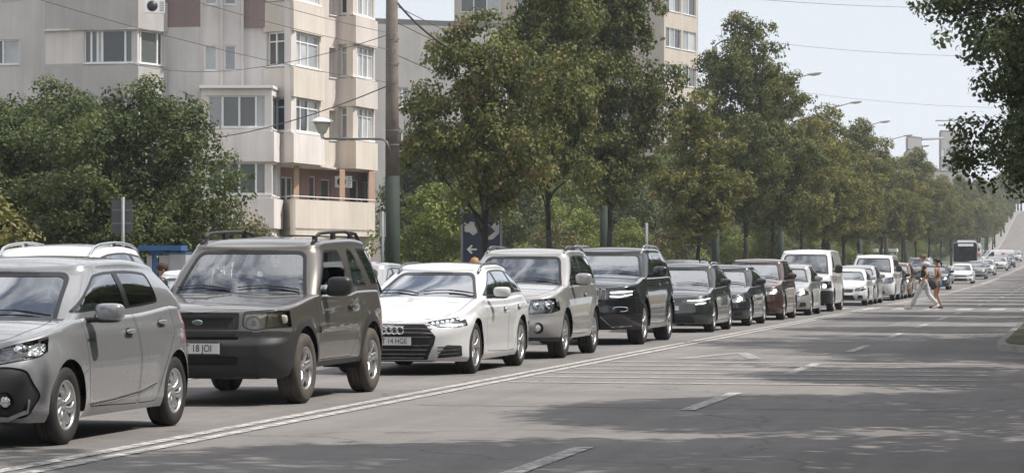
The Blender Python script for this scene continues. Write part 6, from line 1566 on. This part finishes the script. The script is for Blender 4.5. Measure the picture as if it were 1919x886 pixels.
# blue T stand with pale cabinets
r = empty('blue_stand', P(308, 502, 44)-Vector((0, 0, HC))); BLU = mat('blue painted sheet', (.035, .12, .30), .45, noise=(4, .15))
m = MB().use(BLU).box(-.38, .34, -.25, .25, 1.66, 1.745); m.add([(-.26, -.1, 1.66), (.10, -.1, 1.66), (-.07, -.1, 1.58), (-.18, -.1, 1.58), (-.26, .1, 1.66), (.10, .1, 1.66), (-.07, .1, 1.58), (-.18, .1, 1.58)], [(0, 1, 2, 3), (4, 7, 6, 5), (0, 3, 7, 4), (1, 5, 6, 2)]); m.build('blue_top', r)
MB().use(BLU).box(-.17, -.08, -.1, .1, 0, 1.54).build('blue_post', r)
m = MB().use(mat('grey cabinet', (.42, .42, .43), .5, noise=(3, .15))); m.box(.12, .40, -.15, .3, 0, 1.60); m.use(BLU).box(.0, .41, -.16, .31, 1.605, 1.635); m.use(GAP).box(.118, .122, -.152, -.148, .1, 1.55); m.build('cabinet', r)
MB().use(mat('grey cabinet', (.42, .42, .43), .5)).box(-.06, .115, -.1, .3, 0, 1.58).build('cabinet_side', r); MB().use(mat('grey cabinet', (.42, .42, .43), .5)).box(-.27, -.18, -.1, .3, 0, 1.58).build('cabinet_side', r)
r.rotation_euler = (0, 0, TH-.1); tag(r, 'blue T-shaped stand with pale grey cabinet left of the off-roader', 'stand')
# poster board with arrow
Z = 78; r = empty('advertising_board', P(903, 502, Z)-Vector((0, 0, HC))); s = Z/FPX
NAVY = mat('navy poster', (.03, .038, .075), .4, noise=(2, .3)); m = MB().use(GALV); m.tube([(-.57, 0, 0), (-.57, 0, 3.2)], .04, 8); m.tube([(.57, 0, 0), (.57, 0, 3.2)], .04, 8); m.build('frame', r)
po = MB().use(NAVY).box(-.54, .54, -.03, .03, .9, 2.98).build('poster', r)
m = MB().use(mat('pale poster patch', (.55, .53, .52), .5, noise=(3, .3)))
m.prism([(-.52, 2.72), (-.40, 2.66), (-.33, 2.74), (-.2, 2.72), (-.12, 2.42), (-.25, 2.33), (-.35, 2.42), (-.5, 2.44)], 'y', -.036, -.031); m.build('printed_patch', r); m = MB().use(mat('pale poster patch', (.55, .53, .52), .5)); m.prism([(.16, 2.70), (.24, 2.60), (.34, 2.66), (.52, 2.78), (.52, 2.40), (.34, 2.22), (.2, 2.20), (.16, 2.26), (.40, 2.45)], 'y', -.036, -.031)
m.build('printed_patch', r); m = MB().use(PLATE); m.prism([(-.44, 1.92), (-.30, 2.06), (-.26, 2.02), (-.33, 1.945), (-.14, 1.945), (-.14, 1.895), (-.33, 1.895), (-.26, 1.82), (-.30, 1.78)], 'y', -.036, -.031); m.build('printed_arrow', r)
t = text_mesh('PARK', .13, PLATE); o = link_mesh('lettering', t, r, (.30, -.036, 1.93)); o.rotation_euler = (R(90), 0, 0)
r.rotation_euler = (0, 0, TH); tag(r, 'dark navy poster board with a white left arrow behind the rust-tipped tree trunk', 'advertising board')
# orange topped bollard just over the estate roof
r = empty('waste_bin', P(890, 502, 60)-Vector((0, 0, HC))); m = MB().use(mat('orange mottled bin', (.38, .20, .07), .6, noise=(9, .5))); m.lathe([(.12, 0), (.13, 1.42), (.12, 1.52), (.07, 1.60), (0, 1.62)], n=14); m.build('bin_body', r); MB().use(GALV).lathe([(.135, 1.38), (.135, 1.41)], n=14).build('rim_band', r); tag(r, 'small orange and tan post top peeking over the white estate roof', 'post')
# kiosk roofs among the far trunks
for px, w_, lb in ((1629, 1.5, 'left white kiosk roof seen between the far trunks'), (1667, 1.5, 'right white kiosk roof seen between the far trunks')):
    Z = zon(px, 19.5); p = P(px, YH, Z); g0 = GZ(p.y); top_ = HC+(YH-466)/FPX*Z; r = empty('kiosk', (p.x, p.y, g0)); h_ = top_-g0
    MB().use(mat('kiosk white', (.72, .72, .72), .5)).box(-w_/2-.1, w_/2+.1, -1, 1, h_-.35, h_).build('roof', r, bevel=.03); MB().use(mat('kiosk dark glazing', (.05, .06, .08), .15)).box(-w_/2, w_/2, -.9, .9, .9, h_-.35).build('glazing', r); MB().use(mat('kiosk blue', (.05, .10, .25), .5)).box(-w_/2-.02, w_/2+.02, -.93, .93, 0, .9).build('base', r)
    tag(r, lb, 'kiosk', 'white roofed kiosks behind the street trees')
# ---------------------------------------------------------------- people
SKIN = mat('skin', (.42, .24, .17), .55); SKIN2 = mat('tanned skin', (.33, .18, .115), .55)
def skinned(name, mats_, joints, edges, rad, root_i, parent=None, sub=2):
    me = bpy.data.meshes.new(name); me.from_pydata([Vector(j) for j in joints], edges, []); o = bpy.data.objects.new(name, me); COL.objects.link(o)
    sk = o.modifiers.new('skin', 'SKIN'); sk.use_smooth_shade = True; sk.branch_smoothing = .6
    for i, v in enumerate(me.skin_vertices[0].data):
        r = rad[i]; v.radius = r if isinstance(r, tuple) else (r, r); v.use_root = (i == root_i)
    ss = o.modifiers.new('sub', 'SUBSURF'); ss.levels = ss.render_levels = sub
    dg = bpy.context.evaluated_depsgraph_get(); m2 = bpy.data.meshes.new_from_object(o.evaluated_get(dg)); bpy.data.objects.remove(o)
    m2.materials.clear()
    for m in mats_: m2.materials.append(m)
    return link_mesh(name, m2, parent)
def chain(parts):
    J = []; E = []; Rr = []
    for seq in parts:
        prev = seq[0] if isinstance(seq[0], int) else None
        for it in (seq[1:] if prev is not None else seq):
            J.append(it[0]); Rr.append(it[1])
            if prev is not None: E.append((prev, len(J)-1))
            prev = len(J)-1
    return J, E, Rr
def person(label, loc, rz, pose, skin, cloth, hair, scale=1.0, group=None):
    """pose: dict of joint positions in metres, figure walks towards +x, y is its left"""
    r = empty('person', loc, rz); r.scale = (scale,)*3; p = pose
    # body: pelvis, spine, neck, head, arms, legs in one surface
    seqs = [[(p['pelvis'], (.135, .10)), (p['waist'], (.115, .09)), (p['chest'], (.150, .105)), (p['neckb'], (.07, .065)), (p['neck'], .048), (p['head0'], .065), (p['head1'], .088), (p['head2'], .075)]]
    for s in ('l', 'r'):
        seqs.append([2, (p['sh'+s], .055), (p['el'+s], .038), (p['wr'+s], .024), (p['pa'+s], (.030, .018))])
    for s in ('l', 'r'):
        seqs.append([0, (p['hip'+s], .088), (p['kn'+s], .056), (p['an'+s], .036), (p['to'+s], .032)])
    J, E, Rr = chain(seqs); n = len(J)
    for s, base in (('l', 11), ('r', 15)):
        palm = Vector(p['pa'+s]); wr = Vector(p['wr'+s]); d = (palm-wr).normalized(); side = Vector((1, 0, 0)) if abs(d.x) < .7 else Vector((0, 0, 1))
        side = (side-d*side.dot(d)).normalized(); cur = d.cross(side)
        for k, (o_, ln_) in enumerate(((-.028, .070), (-.010, .082), (.009, .078), (.026, .060))):
            a = palm+side*o_+d*.02; J += [a, a+d*ln_*.55+cur*.008, a+d*ln_+cur*.028]; Rr += [.0095, .0085, .007]; m_ = len(J); E += [(base, m_-3), (m_-3, m_-2), (m_-2, m_-1)]
        a = palm-d*.025-side*.034; J += [a, a+d*.045-side*.012]; Rr += [.011, .009]; m_ = len(J); E += [(base, m_-2), (m_-2, m_-1)]
    body = skinned('body', [skin], J, E, Rr, 0, r)
    H = (Vector(p['head1'])+Vector(p['head0']))/2+Vector((0, 0, .02)); f = p.get('face', Vector((1, 0, 0))); lft = Vector((-f.y, f.x, 0))
    m = MB().use(skin); m.sell(H+f*.095+Vector((0, 0, -.005)), .016, .014, .022, 1, 1, 6, 8); m.build('nose', r)
    for q_ in (1, -1): MB().use(skin).sell(H+lft*.085*q_, .02, .01, .03, 1, 1, 6, 8).build('ear', r)
    m = MB().use(BLACK)
    for s in (1, -1): m.sell(H+f*.082+lft*.032*s+Vector((0, 0, .022)), .008, .011, .007, 1, 1, 5, 8)
    m.build('eyes', r); MB().use(mat('lips', (.35, .12, .10), .5)).sell(H+f*.083+Vector((0, 0, -.045)), .008, .024, .007, 1, 1, 5, 8).build('mouth', r)
    hair(r, H, f, lft)
    for nm, mt, sq in cloth(p):
        J, E, Rr = chain(sq); skinned(nm, [mt], J, E, Rr, 0, r)
    for s in ('l', 'r'):
        a = Vector(p['an'+s]); t = Vector(p['to'+s]); d = (t-a); d.z = 0; d.normalize(); m = MB().use(p['shoe']); c = (a+t)/2+d*.02; M = Matrix.Rotation(math.atan2(d.y, d.x), 3, 'Z')@Matrix.Rotation(p.get('pitch'+s, 0), 3, 'Y')
        c.z = min(a.z, t.z)+.005 if 'pitch'+s not in p else (a.z+t.z)/2-.02
        m.sell(c, .145, .05, .048, .6, .7, 8, 14, M=M); m.build('shoe', r)
    tag(r, label, 'person', group); return r
V = Vector
pose1 = dict(pelvis=V((0, 0, .95)), waist=V((.0, 0, 1.08)), chest=V((.02, 0, 1.33)), neckb=V((.02, 0, 1.47)), neck=V((.03, 0, 1.53)), head0=V((.05, 0, 1.60)), head1=V((.055, 0, 1.68)), head2=V((.045, 0, 1.745)),
    shl=V((.02, .19, 1.42)), ell=V((-.10, .24, 1.15)), wrl=V((.02, .25, .92)), pal=V((.06, .25, .84)), shr=V((.02, -.19, 1.42)), elr=V((-.02, -.25, 1.13)), wrr=V((.12, -.23, .91)), par=V((.15, -.22, .83)),
    hipl=V((.02, .10, .88)), knl=V((.22, .10, .52)), anl=V((.42, .10, .10)), tol=V((.58, .11, .06)), hipr=V((-.02, -.10, .88)), knr=V((-.12, -.10, .48)), anr=V((-.42, -.10, .15)), tor=V((-.30, -.10, .05)), pitchr=.5,
    shoe=mat('white shoes', (.6, .6, .6), .5))
TEE = mat('black shirt', (.02, .02, .022), .8); TROUS = mat('white trousers', (.50, .51, .53), .8, noise=(8, .15)); DENIM = mat('denim', (.11, .15, .21), .85, noise=(20, .2)); TOPB = mat('brown strap top', (.10, .05, .035), .8)
def cloth1(p):
    out = [('shirt', TEE, [[(p['pelvis']+V((0, 0, .03)), (.158, .125)), (p['waist'], (.150, .118)), (p['chest'], (.168, .125)), (p['neckb']-V((0, 0, .03)), (.085, .08))], [2, (p['shl'], .075), ((p['shl']*.5+p['ell']*.5), .062)], [2, (p['shr'], .075), ((p['shr']*.5+p['elr']*.5), .062)]]),
           ('trousers', TROUS, [[(p['pelvis'], (.150, .118)), (p['pelvis']+V((0, 0, .06)), (.145, .112))], [0, (p['hipl'], .108), (p['knl'], .082), (p['anl']+V((-.02, 0, .03)), .078)], [0, (p['hipr'], .108), (p['knr'], .082), (p['anr']+V((.02, 0, .03)), .078)]])]
    return out
def hair_blond(r, H, f, l):
    MB().use(mat('dark blond hair', (.22, .13, .06), .8, noise=(30, .4), bump=(60, .01))).sell(H-f*.018+V((0, 0, .045)), .105, .098, .085, .9, .9).build('hair', r)
def hair_dark(r, H, f, l):
    m = MB().use(mat('dark brown hair', (.03, .018, .012), .6, noise=(30, .4))); m.sell(H-f*.02+V((0, 0, .04)), .105, .095, .09, .9, .9); m.sell(H-f*.13+V((0, 0, .04)), .05, .045, .05, 1, 1); m.tube([H-f*.14+V((0, 0, .03)), H-f*.19+V((0, 0, -.06)), H-f*.17+V((0, 0, -.18))], [.035, .035, .012], 8); m.build('hair', r)
g1 = P(1733, 502, 87); rz1 = math.pi+TH*0
a = person('young person with dark blond hair, black shirt and white trousers striding left over the crossing', (g1.x, g1.y, 0.0), math.pi, pose1, SKIN, cloth1, hair_blond, 1.02)
# pale jacket slung over the shoulders and shoulder bag
m = MB().use(mat('pale grey scarf', (.55, .56, .58), .8, noise=(9, .2))); m.sell(pose1['neckb']+V((-.06, -.05, .0)), .13, .17, .08, .8, .8); o = m.build('scarf', a)
bg_ = MB().use(mat('dark shoulder bag', (.025, .025, .03), .6)); bg_.sell((-.28, .16, .80), .11, .05, .14, .5, .5, M=Matrix.Rotation(.5, 3, 'Y')); bg_.tube([(-.22, .16, .92), (-.05, .12, 1.25), (.02, .12, 1.46)], .012, 6)
o = bg_.build('shoulder_bag'); o.location = a.location; o.rotation_euler = a.rotation_euler; o.scale = a.scale; tag(o, 'dark shoulder bag hanging behind the striding person', 'bag')
pose2 = {k: (v.copy() if isinstance(v, Vector) else v) for k, v in pose1.items()}; pose2.pop('pitchr')
pose2.update(knl=V((.08, .09, .50)), anl=V((.06, .09, .09)), tol=V((.20, .09, .05)), knr=V((.06, -.09, .50)), anr=V((-.12, -.09, .10)), tor=V((.02, -.09, .05)), ell=V((.02, .22, 1.15)), wrl=V((.22, .18, 1.18)), pal=V((.28, .16, 1.22)), elr=V((-.05, -.22, 1.14)), wrr=V((.12, -.20, 1.02)), par=V((.2, -.18, 1.02)), shoe=mat('dark sandals', (.05, .04, .035), .6))
def cloth2(p):
    return [('strap_top', TOPB, [[(p['waist'], (.122, .095)), (p['chest']+V((0, 0, .02)), (.155, .112))]]),
            ('denim_skirt', DENIM, [[(p['pelvis']+V((0, 0, .10)), (.130, .105)), (p['pelvis'], (.165, .135)), (p['pelvis']-V((0, 0, .22)), (.185, .15))]])]
g2 = P(1758, 502, 88.6)
person('woman with dark tied hair, brown top and denim skirt behind the striding person', (g2.x, g2.y, 0.0), math.pi-.2, pose2, SKIN2, cloth2, hair_dark, .95)
pose3 = {k: (v.copy() if isinstance(v, Vector) else v) for k, v in pose2.items()}
pose3.update(ell=V((.0, .24, 1.15)), wrl=V((.05, .24, .93)), pal=V((.06, .24, .85)), elr=V((.0, -.24, 1.15)), wrr=V((.05, -.24, .93)), par=V((.06, -.24, .85)), hipl=V((0, .1, .88)), hipr=V((0, -.1, .88)))
pose3['face'] = V((1, 0, 0))
def cloth3(p): return [('shirt', TEE, cloth1(p)[0][2]), ('trousers', DENIM, cloth1(p)[1][2])]
def hair_red(r, H, f, l): MB().use(mat('auburn hair', (.06, .03, .018), .8, noise=(30, .4), bump=(60, .01))).sell(H-f*.015+V((0, 0, .05)), .11, .10, .085, .9, .9).build('hair', r)
# drivers behind the wheel
posed = dict(pelvis=V((0, 0, .0)), waist=V((-.03, 0, .13)), chest=V((-.10, 0, .36)), neckb=V((-.12, 0, .50)), neck=V((-.115, 0, .56)), head0=V((-.095, 0, .63)), head1=V((-.09, 0, .71)), head2=V((-.10, 0, .775)),
    shl=V((-.10, .19, .45)), ell=V((.10, .25, .22)), wrl=V((.30, .17, .30)), pal=V((.36, .15, .34)), shr=V((-.10, -.19, .45)), elr=V((.10, -.25, .22)), wrr=V((.30, -.17, .30)), par=V((.36, -.15, .34)),
    hipl=V((.04, .10, 0)), knl=V((.44, .13, .08)), anl=V((.74, .12, -.22)), tol=V((.84, .12, -.24)), hipr=V((.04, -.10, 0)), knr=V((.44, -.13, .08)), anr=V((.74, -.12, -.22)), tor=V((.84, -.12, -.24)), shoe=BLACK)
def clothd(p): return [('shirt', mat('pale blue shirt', (.30, .36, .42), .8), [[(p['pelvis'], (.158, .125)), (p['waist'], (.150, .118)), (p['chest'], (.170, .125)), (p['neckb']-V((0, 0, .03)), (.085, .08))], [2, (p['shl'], .075), (p['ell'], .055)], [2, (p['shr'], .075), (p['elr'], .055)]])]
first = None
for nm, lb in DRIVERS:
    cr_ = nm; sx, sy_, sz_ = cr_['seat']; loc = cr_.matrix_basis@Vector((sx, sy_+.08, sz_+.22))
    if first is None: o = first = person(lb, loc, -math.pi/2, posed, SKIN2, clothd, hair_dark, .97, 'drivers')
    else: o = copy_tree(first); o.location = loc; o['label'] = lb
for c_ in [o for o in COL.objects if o.get('seat') is not None]: del c_['seat']
g3 = P(304, 502, 41.5)
person('auburn-haired person in a dark top standing before the blue stand', (g3.x, g3.y, -.26), R(-60), pose3, SKIN2, cloth3, hair_red, .96)
# ================================================================ HAZE
HAZE = True
if HAZE:
    m = bpy.data.materials.new('haze air'); m.use_nodes = True; nt = m.node_tree; nt.nodes.clear(); o = N(nt, 'ShaderNodeOutputMaterial'); v = N(nt, 'ShaderNodeVolumePrincipled')
    v.inputs['Color'].default_value = (.86, .92, 1, 1); v.inputs['Density'].default_value = .0004; v.inputs['Anisotropy'].default_value = .3; nt.links.new(v.outputs[0], o.inputs['Volume'])
    h = MB().use(m).box(-950, 750, -40, 1000, -2, 75).build('haze'); h['kind'] = 'stuff'
